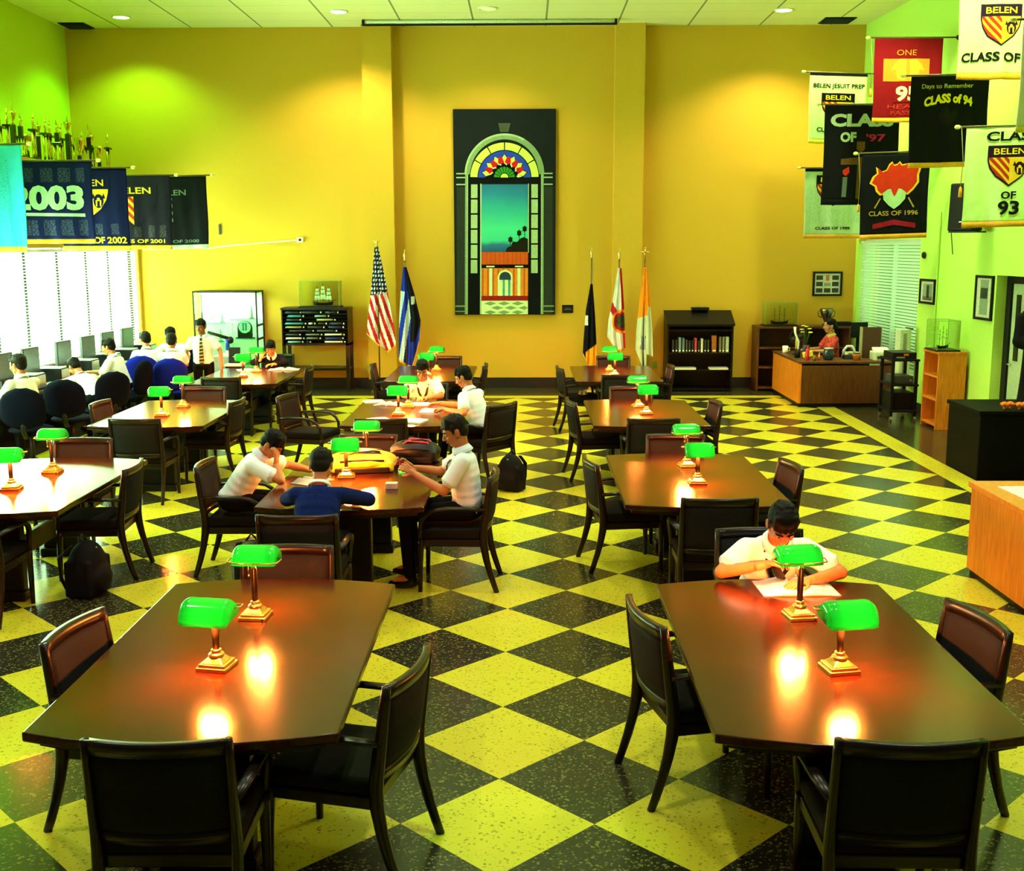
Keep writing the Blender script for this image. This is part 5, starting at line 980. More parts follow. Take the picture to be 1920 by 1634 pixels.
# pedestal, statue, flowers
pd = thing('pedestal', 'large black plinth below the robed statue', 'pedestal', (5.62, 7.90, 0)); PLK = mat('black plinth paint', (.004, .004, .004), .6, spec=.06); MB().b2((-.58, -.46, 0), (.58, .46, .72)).build('block', PLK, pd, bevel=.01); MB().b2((-.60, -.48, .72), (.60, .48, .765)).build('cap', PLK, pd, bevel=.006)
st = thing('statue', 'statue of a figure in a long black robe holding a white book', 'statue', (5.76, 7.85, .765)); ROBE = mat('black painted robe', (.005, .005, .006), .7, spec=.08); B = MB()
B.tube([(0, 0, z) for z in (0, .04, .15, .3, .5, .7, .85, .96, 1.03, 1.07)], [(.185, .16), (.18, .155), (.165, .145), (.155, .135), (.145, .125), (.15, .12), (.17, .115), (.165, .10), (.11, .08), (.06, .06)], None, 24)
for sx in (-1, 1): B.cap((sx * .17, 0, .97), (sx * .20, -.05, .72), .065, .075); B.cap((sx * .20, -.05, .72), (sx * .05, -.17, .66), .08, .07)
v, fc = remesh(B, .014, 3); MB().add(v, fc).build('robe', ROBE, st, True, fix=False); HS = MB(); HS.ell((0, -.01, 1.19), (.075, .09, .105)); HS.ell((0, -.05, 1.14), (.05, .05, .06)); HS.cap((0, 0, 1.02), (0, 0, 1.12), .05, .05); HS.cap((0, -.09, 1.19), (0, -.105, 1.165), .01, .014); v, fc = remesh(HS, .008, 2); MB().add(v, fc).build('head', SKIN, st, True, fix=False)
MB().ell((0, .015, 1.22), (.08, .09, .095)).build('hair', HAIRB, st, True); MB().box((-.07, -.25, .70), (.20, .03, .26), None, (R(-15), R(12), 0)).build('book', WHT, st, bevel=.004)
for sx in (-1, 1): q = MB(); hand(q, (sx * .05 - .06, -.20, .63), (-sx * .4, -.6, .3), (0, .5, .8), sx, .95, .6); v, fc = remesh(q, .006, 1); MB().add(v, fc).build('hand', SKIN, st, True, fix=False)
ORF = mat('orange petals', (.85, .20, .015), .7)
for k in range(9):
    x, y = 5.34 + .075 * k, 7.56 + .03 * math.sin(k * 2.1); q = MB()
    for i in range(14):
        a, b = i * 2.4, .2 + .09 * i; q.ell((.035 * math.cos(a) * math.sin(b), .035 * math.sin(a) * math.sin(b), .04 + .03 * math.cos(b)), (.020, .020, .012), None, (a, b, 0), 8, 5)
    q.cyl((0, 0, 0), (0, 0, .04), .012, .02, None, 8); o = q.build('orange_flower', ORF, None, True); tag(o, 'orange flower head at the feet of the statue, ' + ('at the left end of the row', 'second from the left end', 'third from the left end', 'fourth from the left end', 'fifth from the left end', 'sixth from the left end', 'seventh from the left end', 'eighth from the left end', 'at the right end of the row')[k], 'flower', 'orange flowers round the statue', (x, y, .765))
# low oak case at the right edge with papers
rc = thing('low_cabinet', 'low orange oak cabinet at the right photo edge', 'cabinet', (3.57, 3.90, 0)); MB().b2((0, -1.34, .05), (1.3, 0, .69)).build('far_body', OAK, rc, bevel=.003); MB().b2((0, -2.7, .05), (1.3, -1.345, .69)).build('near_body', OAK, rc, bevel=.003); MB().b2((.02, -2.68, 0), (1.28, -.02, .05)).build('plinth', BLK, rc); MB().b2((-.02, -2.72, .69), (1.32, .02, .735)).build('top', OAK, rc, bevel=.005)
for k, (x, y, a, lb) in enumerate(((3.98, 3.50, .05, 'large white sheet on the low oak cabinet, far one'), (4.02, 3.02, -.12, 'large white sheet on the low oak cabinet, nearer one'))):
    t = thing('paper_sheet', lb, 'paper', (x, y, .7355), a, 'sheets on the low oak cabinet'); MB().b2((-.29, -.21, 0), (.29, .21, .004)).build('sheet', WHT, t); q = MB()
    for j in range(5): q.b2((.0, -.12 + .05 * j, .004), (.22, -.112 + .05 * j, .0048))
    q.build('print_lines', mat('blue grey ink', (.3, .42, .5)), t)
# loudspeaker on the right wall
sp_ = thing('loudspeaker', 'black loudspeaker hung on the right wall under the dark banner', 'loudspeaker', (5.95, 10.60, 2.71), R(-52)); MB().box((0, 0, .31), (.36, .26, .62), None, None, (.33, .26)).build('cabinet', BPL, sp_, bevel=.02); MB().box((0, -.133, .31), (.30, .006, .55)).build('grille', mat('speaker cloth', (.008, .008, .009), .9), sp_); MB().box((.02, -.138, .12), (.05, .004, .012)).build('badge', SILV, sp_); MB().tube([(0, .12, .31), (.03, .20, .31)], .02, None, 8).build('wall_arm', BPL, sp_); MB().box((.05, -.02, -.01), (.40, .24, .02)).build('tray', BPL, sp_)
t = thing('cable_hook', 'thin dark cable loop on the right wall left of the loudspeaker', 'cable'); MB().tube([RP(4.05, -.02, 2.95), RP(4.0, -.05, 2.75), RP(4.06, -.03, 2.4)], .006, None, 6).build('cable', BPL, t); MB().box(RP(4.05, -.02, 2.96), (.04, .04, .08)).build('clip', BPL, t)
# ================================================================ BANNERS
C_ = lambda n, c, r=.85: mat('cloth ' + n, c, r, var=.07, scale=9, spec=.08)
NVY, BKC2, IVO, WNE, CYA = C_('navy', (.006, .009, .055)), C_('black', (.006, .006, .009)), C_('ivory', (.66, .88, .38)), C_('wine red', (.20, .004, .009)), C_('aqua', (.04, .42, .75))
FRG = mat('orange fringe', (.85, .33, .02), .8, scale=140, var=.4); FRW = mat('pale fringe', (.42, .55, .42), .8, scale=140, var=.3); FRY = mat('yellow fringe', (.85, .62, .03), .8, scale=140, var=.4)
TXB, TXW, TXY, TXG, TXR = C_('ink', (.008, .008, .01)), C_('silver lettering', (.42, .52, .38)), C_('gold lettering', (.85, .60, .03)), C_('grey lettering', (.12, .15, .14)), C_('rose lettering', (.42, .02, .08))
RED, YEL, ORGC = C_('scarlet', (.62, .03, .012)), C_('amber', (.85, .48, .03)), C_('orange panel', (.62, .20, .02))
def names_mat(base, ink):
    key = 'names ' + base.name
    if key in MATS: return MATS[key]
    m, nt, b = nodes(key); t = nt.nodes.new('ShaderNodeTexCoord'); mp = nt.nodes.new('ShaderNodeMapping'); mp.inputs['Scale'].default_value = (38, 1, 105); n = nt.nodes.new('ShaderNodeTexNoise'); n.inputs['Scale'].default_value = 1; n.inputs['Detail'].default_value = 3
    nt.links.new(t.outputs['Object'], mp.inputs[0]); nt.links.new(mp.outputs[0], n.inputs['Vector']); nt.links.new(mixc(nt, math_node(nt, 'GREATER_THAN', n.outputs[0], .52), tuple(base.node_tree.nodes['Color Ramp'].color_ramp.elements[1].color)[:3], ink), b.inputs['Base Color']); b.inputs['Roughness'].default_value = .8; b.inputs['Specular IOR Level'].default_value = .1; MATS[key] = m; return m
def tess(vs, fs, sx=1 / 26, sz=1 / 16):
    b = bmesh.new(); vv = [b.verts.new(v) for v in vs]
    for f in fs:
        try: b.faces.new([vv[i] for i in f])
        except ValueError: pass
    for ax, st in ((0, sx), (2, sz)):
        lo, hi = min(v[ax] for v in vs), max(v[ax] for v in vs); k = math.floor(lo / st) + 1
        while k * st < hi:
            c = [0, 0, 0]; n = [0, 0, 0]; c[ax] = k * st; n[ax] = 1
            bmesh.ops.bisect_plane(b, geom=b.verts[:] + b.edges[:] + b.faces[:], plane_co=c, plane_no=n); k += 1
    b.verts.index_update(); r = [tuple(v.co) for v in b.verts], [tuple(v.index for v in f.verts) for f in b.faces]; b.free(); return r
def crest(layers, u0, u1, v0, v1, style):
    W_, H_ = u1 - u0, v1 - v0; P = lambda a, b: (u0 + a * W_, v0 + b * H_)
    outl = [(0, 0), (1, 0), (1, .35), (.95, .55), (.82, .76), (.5, 1.0), (.18, .76), (.05, .55), (0, .35)]
    ins = lambda k: [(.5 + (a - .5) * k, .02 + b * (k * .985)) for a, b in outl]
    dark, right, stripeA, stripeB, txt = style
    layers.append(([P(*q) for q in outl], dark, 1)); layers.append(([P(*q) for q in [(.5, .29), (.97, .29), (.965, .36), (.92, .54), (.79, .74), (.5, .95)]], right, 2))
    left = [(.5, .29), (.5, .95), (.21, .74), (.08, .54), (.035, .36), (.03, .29)]
    layers.append(([P(*q) for q in left], stripeA, 2))
    def clip(poly, a, b, c):      # keep a*x + b*y <= c
        out = []
        for i, p in enumerate(poly):
            q = poly[(i + 1) % len(poly)]; dp, dq = a * p[0] + b * p[1] - c, a * q[0] + b * q[1] - c
            if dp <= 0: out.append(p)
            if (dp < 0 < dq) or (dq < 0 < dp): w = dp / (dp - dq); out.append((p[0] + (q[0] - p[0]) * w, p[1] + (q[1] - p[1]) * w))
        return out
    for k in range(7):            # diagonal bars running down to the right
        c = -.42 + k * .20; poly = clip(left, -1.15, 1, c + .105)
        if len(poly) > 2: poly = clip(poly, 1.15, -1, -c)
        if len(poly) > 2: layers.append(([P(*q) for q in poly], stripeB, 3))
    ring = arc((.74, .56), .12, 0, 360, 16, .16)[:-1]; layers.append(([P(*q) for q in ring], dark, 3)); layers.append(([P(*q) for q in arc((.74, .52), .04, 0, 360, 10)[:-1]], right, 4))
    for sx in (-1, 1): layers.append(([P(.74 + sx * .05 + a, .58 + b) for a, b in ((-.02, -.04), (.02, -.04), (.015, .10), (-.015, .10))], right, 4)); layers.append(([P(.74 + sx * .12 + a, .44 + b) for a, b in ((-.04, .06), (0, -.06), (.04, .06))], dark, 3))
    return ('t', 'BELEN', u0 + .13 * W_, u1 - .13 * W_, v0 + .07 * H_, v0 + .22 * H_, txt, .015)
def banner(label, xl, xr, y, zt, zb, cloth, fringe, ops, side, tassel=False, slant=0, names=None, pole=True, amp=1.0, grp='school banners'):
    w, h = xr - xl, zt - zb; t = thing('banner', label, 'banner', ((xl + xr) / 2, y, zt), 0, grp); ph = (xl * 7 + y * 3) % 6
    def wv(x, z): k = min(1, -z / h + .08); return amp * (.016 * math.sin(x * 13 + ph) + .010 * math.sin(x * 27 + 1.7 * ph + z * 2)) * k
    def pos(u, v, off=0): x = -w / 2 + u * w; z = -v * h + slant * (u - .5); return (x + .012 * math.sin(v * 5 + ph) * v, wv(x, z) - off, z)
    def sheet(nm, v0, v1, m, off=0, nu=36, nv=26, th=.004):
        mb = MB(); vs = []
        for s in (0, 1):
            for j in range(nv + 1):
                for i in range(nu + 1): vs.append(pos(i / nu, v0 + (v1 - v0) * j / nv, off + (0 if s == 0 else -th)))
        a = nu + 1; hh = (nv + 1) * a; fs = []
        for s in (0, 1):
            for j in range(nv):
                for i in range(nu): q = (s * hh + j * a + i, s * hh + j * a + i + 1, s * hh + (j + 1) * a + i + 1, s * hh + (j + 1) * a + i); fs.append(q[::-1] if s == 0 else q)
        for i in range(nu): fs += [(i, i + 1, hh + i + 1, hh + i), (nv * a + i, hh + nv * a + i, hh + nv * a + i + 1, nv * a + i + 1)]
        for j in range(nv): fs += [(j * a, hh + j * a, hh + (j + 1) * a, (j + 1) * a), (j * a + nu, (j + 1) * a + nu, hh + (j + 1) * a + nu, hh + j * a + nu)]
        return mb.add(vs, fs).build(nm, m, t, True)
    sheet('cloth', 0, 1, cloth); sheet('fringe', .985, 1.045, fringe, .004, 36, 2)
    if names:
        mn = names_mat(cloth, names[0])
        for u0, u1, v0, v1 in names[1]:
            mb = MB(); N = 8; vs = []
            for j in range(N + 1):
                for i in range(5): vs.append(pos(u0 + (u1 - u0) * i / 4, v0 + (v1 - v0) * j / N, .003))
            mb.add(vs, [(j * 5 + i, j * 5 + i + 1, j * 5 + i + 6, j * 5 + i + 5) for j in range(N) for i in range(4)]); mb.build('name_column', mn, t)
    parts = {}; texts = []
    for op in ops:
        if op[0] == 'crest': L = []; texts.append(crest(L, *op[1:5], op[5])); parts.setdefault('crest', []).extend(L)
        elif op[0] == 't': texts.append(op)
        elif op[0] == 'p': parts.setdefault(op[4] if len(op) > 4 else 'emblem', []).append((op[1], op[2], op[3]))
    for nm, L in parts.items():
        mb = MB()
        for poly, m, lay in L:    # cut into small facets so patches follow the ripple of the cloth
            v2, f2 = tess([(p[0], 0, p[1]) for p in poly], [tuple(range(len(poly)))]); mb.add([pos(p[0], p[2], .003 + .002 * lay) for p in v2], f2, m)
        mb.build(nm, None, t, fix=False)
    for _, s, u0, u1, v0, v1, m, bold, *cv in texts:
        vs, fs = tess(*text_fit(s, u0, u1, -v1, -v0, bold)); k = cv[0] if cv else 0
        MB().add([pos(v[0], -v[2] + k * (2 * (v[0] - (u0 + u1) / 2) / (u1 - u0)) ** 2, .0095) for v in vs], fs).build('lettering', m, t, fix=False)
    if pole:
        wall = (rx(y) - (xl + xr) / 2 - .002) if side == 'R' else (XW - (xl + xr) / 2 + .002); tip = -w / 2 - .10 if side == 'R' else w / 2 + .10; sl = lambda x: slant * x / w + .012
        MB().tube([(tip, 0, sl(tip)), (wall, 0, sl(wall))], .011, None, 8).build('pole', mat('brown pole', (.10, .07, .02), .4), t, True); MB().ell((tip, 0, sl(tip)), (.035, .024, .024)).build('finial', mat('pale gold finial', (.75, .70, .22), .35), t, True); MB().cyl((wall - (.05 if side == 'R' else -.05), 0, sl(wall)), (wall, 0, sl(wall)), .022, .05).build('wall_socket', BPL, t, True)
        if tassel:
            MB().tube([(tip + .04, -.01, sl(tip)), (tip + .07, -.03, -h * .35), (tip + .06, -.03, -h * .62)], .004, None, 6).build('cord', mat('grey cord', (.25, .22, .10)), t, True); MB().lathe([(.006, 0), (.016, -.02), (.02, -.11), (.004, -.115)], (tip + .06, -.03, -h * .62)).build('tassel', FRG, t, True)
    return t
ST1 = (C_('plum', (.02, .008, .03)), YEL, YEL, C_('brick', (.45, .03, .015)), TXY); ST2 = (BKC2, YEL, YEL, C_('brick', (.45, .03, .015)), TXY); ST3 = (NVY, YEL, YEL, YEL, YEL); ST4 = (BKC2, BKC2, TXG, BKC2, TXG)
# left side, from the camera to the far corner
banner('aqua banner cut off by the left photo edge', -6.70, -5.96, 9.3, 3.75, 2.52, CYA, FRY, [], 'L', names=((.03, .35, .42), [(.40, .75, .12, .9), (.1, .32, .12, .9)]))
banner('navy banner reading 2003 in big silver numerals', -6.66, -5.50, 10.3, 3.626, 2.62, NVY, FRG, [('t', '2003', .08, .90, .30, .62, TXW, .05), ('p', [(.06, .645), (.90, .66), (.90, .70), (.06, .685)], TXW, 1, 'underline')], 'L', names=((.05, .06, .09), [(.20, .34, .08, .26), (.42, .56, .08, .26), (.62, .76, .08, .26), (.82, .92, .08, .26), (.22, .36, .74, .94), (.42, .56, .74, .94), (.62, .76, .74, .94), (.82, .92, .74, .94)]))
banner('navy banner reading CLASS OF 2002 with a yellow crest', -6.343, -5.394, 11.3, 3.603, 2.53, NVY, FRY, [('crest', .10, .86 - .12, .10, .66, ST3), ('t', 'CLASS OF 2002', .03, .96, .87, .955, TXY, .03)], 'L', names=((.07, .07, .07), [(.50, .62, .70, .84), (.74, .86, .70, .84)]))
banner('navy banner with a red striped shield, reading CLASS OF 2001', -6.146, -5.131, 12.4, 3.567, 2.54, C_('dusky navy', (.012, .010, .022)), FRG, [('crest', .10, .80, .12, .72, (C_('dusky navy', (.012, .010, .022)), C_('dusky navy', (.012, .010, .022)), YEL, C_('brick', (.45, .03, .015)), TXY)), ('t', 'CLASS OF 2001', .12, .90, .90, .955, TXY, .02)], 'L', names=((.06, .05, .05), [(.2, .3, .7, .87), (.45, .55, .72, .87), (.65, .75, .7, .87), (.82, .92, .7, .87)]))
banner('black banner with a faint grey shield, last by the far corner', -5.977, -4.925, 13.6, 3.622, 2.54, BKC2, FRW, [('crest', .18, .76, .15, .68, ST4), ('t', 'CLASS OF 2000', .12, .86, .91, .955, TXG, .02)], 'L', slant=.03)
# right side
banner('ivory banner topping the right side with a shield, reading CLASS OF', 4.823, 5.80, 8.2, 5.47, 4.36, IVO, FRG, [('crest', .245, .695, .335, .73, ST1), ('t', 'CLASS OF', .04, .70, .78, .87, TXB, .03, .02)], 'R', amp=1.4)
banner('ivory banner reading CLASS OF 93 with a shield', 4.911, 5.77, 8.0, 3.79, 2.77, IVO, FRG, [('t', 'CLASS', .26, .90, .045, .145, TXB, .03), ('crest', .29, .83, .19, .62, ST1), ('t', 'OF', .46, .66, .67, .75, TXB, .03), ('t', '93', .43, .71, .77, .92, TXB, .03)], 'R', tassel=True, slant=.02, amp=1.3)
banner('black banner reading Days to Remember in yellow letters', 4.875, 5.833, 9.8, 4.581, 3.53, BKC2, FRG, [('t', 'Days to Remember', .14, .80, .09, .155, C_('pale gold lettering', (.5, .42, .12)), .01), ('t', 'CLASS of 94', .18, .80, .20, .31, TXY, .05, .05), ('p', [(.38, .42), (.48, .33), (.52, .42), (.62, .36), (.60, .50), (.50, .56), (.40, .52)], C_('deep charcoal', (.012, .010, .010)), 1)], 'R', slant=.02)
banner('wine red banner with an orange square panel', 5.001, 5.947, 11.8, 5.366, 4.28, WNE, FRG, [('t', 'ONE', .33, .62, .14, .21, ORGC, .0), ('p', [(.14, .25), (.82, .25), (.82, .53), (.14, .53)], ORGC, 1, 'panel')] + [('p', [(.5 + s * .02, .26), (.5 + s * .12, .255), (.5 + s * .20, .32), (.5 + s * .25, .40), (.5 + s * .17, .38), (.5 + s * .15, .50), (.5 + s * .04, .52)], C_('ochre print', (.5, .34, .03)), 2, 'figures') for s in (-1, 1)] + [('p', [(.31, .58), (.78, .58), (.78, .79), (.31, .79)], WNE, 3, 'number_panel'), ('t', '95', .33, .66, .59, .78, TXW, .04), ('t', 'HEART', .22, .80, .82, .87, C_('brick', (.45, .03, .015)), 0), ('t', 'PASSION', .28, .80, .90, .95, C_('brick', (.45, .03, .015)), 0)], 'R', tassel=True)
fl = [(.12, .36), (.16, .28), (.22, .24), (.20, .16), (.29, .22), (.36, .20), (.40, .13), (.44, .10), (.47, .14), (.52, .13), (.55, .10), (.59, .14), (.66, .13), (.70, .09), (.73, .14), (.80, .15), (.88, .18), (.85, .27), (.86, .36), (.78, .45), (.70, .51), (.62, .50), (.5, .44), (.38, .50), (.28, .51), (.22, .46), (.20, .40)]
rd = [(.5 + (a - .5) * .90, .30 + (b - .30) * .90) for a, b in fl]
banner('black banner with red flames over a pale shield, reading CLASS OF 1996', 4.849, 5.791, 11.6, 3.80, 2.67, BKC2, FRG, [('p', fl, YEL, 1), ('p', rd, RED, 2), ('p', [(.33, .48), (.40, .44), (.5, .42), (.60, .44), (.67, .48), (.66, .56), (.58, .63), (.5, .68), (.42, .63), (.34, .56)], C_('pale mint', (.42, .62, .36)), 3), ('p', [(.44, .42), (.5, .40), (.56, .42), (.52, .50), (.5, .53), (.48, .50)], RED, 4)] + [('p', [(.5 + s * .20, .55), (.5 + s * .215, .54), (.5 + s * .30, .66), (.5 + s * .28, .67)], C_('dull gold', (.45, .28, .06)), 3) for s in (-1, 1)] + [('t', 'CLASS OF 1996', .12, .86, .70, .76, C_('dull gold', (.45, .28, .06)), .02), ('p', [(.18, .86), (.5, .81), (.82, .86), (.82, .92), (.5, .875), (.18, .92)], C_('garnet', (.30, .01, .03)), 2, 'ribbon')], 'R', slant=.03, tassel=True)
banner('black banner reading CLASS OF 97 in big white letters', 4.653, 5.782, 13.0, 4.614, 3.20, BKC2, C_('black', (.006, .006, .009)), [('t', 'CLASS', .08, .92, .09, .225, TXW, .05), ('t', 'OF', .22, .43, .28, .385, TXW, .05), ('t', "'97", .56, .82, .30, .38, TXR, .03), ('p', [(.44, .38), (.55, .38), (.55, .46), (.50, .5), (.44, .46)], C_('umber', (.14, .06, .02)), 1), ('p', [(.24, .56), (.52, .54), (.52, .98), (.46, .98), (.46, .62), (.24, .62)], C_('umber', (.14, .06, .02)), 1), ('p', [(.27, .68), (.35, .64), (.36, .70), (.32, .74), (.28, .72)], RED, 2), ('p', [(.28, .75), (.34, .75), (.34, .96), (.28, .96)], TXG, 2)], 'R')
banner('small ivory banner near the far wall with a black shield, upper one', 4.70, 5.621, 14.2, 5.244, 4.19, IVO, FRY, [('p', [(0, 0), (1, 0), (1, .035), (0, .035)], BKC2, 1, 'top_band'), ('t', 'BELEN JESUIT PREP', .07, .96, .15, .235, TXB, .02), ('crest', .22, .80, .29, .74, ST2), ('t', 'CLASS OF 1998', .14, .88, .80, .87, TXB, .03)], 'R', slant=-.03)
banner('small ivory banner near the far wall reading CLASS OF 1999', 4.732, 5.693, 14.4, 3.773, 2.69, C_('grey ivory', (.48, .66, .42)), FRG, [('p', [(0, 0), (1, 0), (1, .045), (0, .045)], BKC2, 1, 'top_band'), ('crest', .20, .78, .10, .56, ST2), ('t', 'CLASS OF 1999', .20, .80, .87, .915, TXB, .03)], 'R', names=((.34, .50, .32), [(.08, .28, .25, .8), (.34, .5, .6, .82), (.55, .7, .6, .82), (.75, .92, .25, .8)]))
banner('white banner sliver at the right photo edge', 4.815, 5.7, 6.5, 4.62, 3.64, C_('white', (.80, .82, .70)), FRY, [], 'R', slant=.02, amp=.3)
# ================================================================ FLAGS
GOLD = mat('gold fringe', (.85, .42, .02), .7, scale=120, var=.4); FW = C_('flag white', (.74, .76, .78)); FR_ = C_('flag red', (.50, .012, .03)); FN = C_('flag navy', (.010, .012, .07)); FB = C_('flag blue', (.015, .03, .42)); FK = C_('flag black', (.008, .008, .015)); FY = C_('flag gold', (.90, .40, .02)); FLB = C_('flag ice blue', (.50, .66, .78)); FO = C_('flag orange', (.90, .30, .015))
SC = 1 / 108.0
def flag(label, xp, ytop_pole, y0, left, right, bot, pat, finial, fringe=True, yw=15.02):
    zz = lambda py: 2.62 - (py - 452) * .00924; XW_ = lambda px: -2.42 + (px - 708) * .00936
    t = thing('flagpole', label, 'flag', (XW_(xp), yw, 0), 0, 'ceremonial flags by the far wall'); x0 = XW_(xp)
    MB().cyl((0, 0, .04), (0, 0, zz(ytop_pole) - .10), .013, None, None, 10).build('pole', mat('flagpole wood', (.10, .06, .02), .35), t, True); MB().lathe([(.15, 0), (.15, .02), (.05, .045), (.025, .09)]).build('base', mat('gold base', (.4, .26, .05), .3, .8), t, True)
    f_ = MB(); z = zz(ytop_pole) - .10
    if finial == 'eagle': f_.ell((0, 0, z + .02), (.025, .025, .03)); f_.ell((0, 0, z + .07), (.02, .025, .04)); f_.prism([(0, z + .04), (.07, z + .11), (.02, z + .09), (0, z + .07), (-.02, z + .09), (-.07, z + .11)], -.01, .01)
    elif finial == 'cross': f_.box((0, 0, z + .08), (.022, .022, .17)); f_.box((0, 0, z + .10), (.10, .022, .022)); [f_.ell(p, (.02, .015, .02)) for p in ((-.05, 0, z + .10), (.05, 0, z + .10), (0, 0, z + .17))]
    else: f_.lathe([(.012, 0), (.022, .02), (.012, .04), (.03, .09), (.018, .14), (.002, .2)], (0, 0, z))
    f_.build('finial', BRASS, t, True)
    nu, nv = 44, 84; vs = []; cols = []
    lp = [p[1] for p in left]; lx = [p[0] for p in left]; rp_ = [p[1] for p in right]; rxx = [p[0] for p in right]
    bx = [b[0] for b in bot]; by = [b[1] for b in bot]
    for s in (0, 1):
        for j in range(nv + 1):
            for i in range(nu + 1):
                u = i / nu; yb = np.interp(u, bx, by); py = y0 + (yb - y0) * j / nv; xa, xb = np.interp(py, lp, lx), np.interp(py, rp_, rxx); px = xa + (xb - xa) * u
                k = .25 + .75 * j / nv; vs.append((XW_(px) - x0, -.03 + (.032 * math.sin(u * 15 + py * .012) + .018 * math.sin(u * 29 + 2)) * k + (.006 if s else 0), zz(py)))
    a = nu + 1; h = (nv + 1) * a; mb = MB(); mb.v = vs; frv = MB()
    for s in (0, 1):
        for j in range(nv):
            for i in range(nu):
                q = (s * h + j * a + i, s * h + j * a + i + 1, s * h + (j + 1) * a + i + 1, s * h + (j + 1) * a + i); u = (i + .5) / nu; yb = np.interp(u, bx, by); py = y0 + (yb - y0) * (j + .5) / nv; xa, xb = np.interp(py, lp, lx), np.interp(py, rp_, rxx); px = xa + (xb - xa) * u
                m = GOLD if fringe and (j >= nv - 2) else pat(px, py, u, (j + .5) / nv); mb.f.append(q if s else q[::-1]); mb.m.append(mb.mi(m))
    for i in range(nu): mb.f += [(i, i + 1, h + i + 1, h + i), (nv * a + i, h + nv * a + i, h + nv * a + i + 1, nv * a + i + 1)]; mb.m += [0, 0]
    for j in range(nv): mb.f += [(j * a, h + j * a, h + (j + 1) * a, (j + 1) * a), (j * a + nu, (j + 1) * a + nu, h + (j + 1) * a + nu, h + j * a + nu)]; mb.m += [0, 0]
    mb.build('flag', None, t, True)
def us(px, py, u, v):
    if py < 552 - (px - 700) * .22 + 0:
        gx, gy = (px + (py * .25)) / 5.2, py / 8.0; r_ = int(math.floor(gy)); fx = (gx + .5 * (r_ % 2)) % 1 - .5; fy = gy % 1 - .5
        return FW if abs(fx) < .28 and abs(fy) < .24 else FN
    return FR_ if math.floor((px - .32 * py) / 6.3) % 2 else FW
flag('flagpole with a red and white striped flag with white stars, left of the painting', 708, 452, 464, [(704, 464), (697, 530), (689, 590), (685, 625), (692, 640), (712, 663)], [(711, 464), (722, 520), (732, 580), (738, 620), (741, 650)], [(0, 626), (.45, 662), (.8, 655), (1, 646)], us, 'eagle')
def cu(px, py, u, v):
    if u > .55 - .0 * v and py < 640 and v < .78: return FW if (abs(px - 774) < 4 and abs(py - 562) < 7 and px < 776) else (FK if py < 590 or u > .5 else FB)
    k = (px * 1.0 - .10 * (py - 500)); return (FB, FLB, FB, FLB, FB)[int(min(4, max(0, (px + .18 * (py - 560) - 738) / 9)))] if py > 545 else (FB if u < .5 else FK)
flag('flagpole with a blue and pale striped flag with a dark triangle, left of the painting', 759, 478, 500, [(756, 500), (751, 540), (747, 590), (745, 640), (744, 680)], [(762, 500), (776, 550), (787, 600), (784, 630), (780, 690)], [(0, 676), (.4, 686), (.7, 690), (1, 640)], cu, 'spear')
def bk(px, py, u, v): return FW if (abs(px - 1093) < 4 and abs(py - 600) < 9 and u < .4) else (FY if (py > 662 - (px - 1090) * .75 and u > .2) else FK)
flag('flagpole with a black flag edged in gold, right of the painting', 1103, 474, 532, [(1101, 532), (1093, 580), (1089, 640), (1087, 690)], [(1105, 532), (1110, 590), (1113, 640), (1114, 690)], [(0, 664), (.3, 680), (.6, 700), (1, 698)], bk, 'spear')
def flo(px, py, u, v):
    d = math.hypot((px - 1160), (py - 602) * .85)
    if d < 11: return (mat('flag seal green', (.06, .07, .02)), FK)[int(px + py) % 3 == 0]
    if d < 19: return FO if d > 15 else FR_
    if abs((px - 1143) - (py - 580) * .55) < 6.5 and 560 < py < 640: return FR_
    if px > 1154 + (py - 500) * .065: return FR_
    return FW
flag('flagpole with a white flag with red bars and a round seal, right of the painting', 1154, 476, 503, [(1151, 503), (1143, 560), (1135, 600), (1133, 630), (1138, 652)], [(1158, 503), (1164, 580), (1167, 655)], [(0, 634), (.3, 652), (.6, 658), (1, 656)], flo, 'spear')
def vat(px, py, u, v):
    if abs(px - 1199) < 5 and 630 < py < 655: return (FLB, FK)[int(px * .7 + py * .9) % 2]
    return FO if (py < 596 + (px - 1190) * -.3 or (u > .45 and u < .62 and py < 585)) and u < .78 or py < 575 else C_('flag pale green white', (.60, .68, .52))
flag('flagpole with an orange and white flag and a cross finial, right of the painting', 1201, 474, 502, [(1198, 502), (1192, 560), (1187, 620), (1186, 660), (1190, 690)], [(1204, 502), (1211, 560), (1216, 620), (1218, 668)], [(0, 655), (.3, 686), (.6, 686), (.62, 664), (1, 668)], vat, 'cross', False)
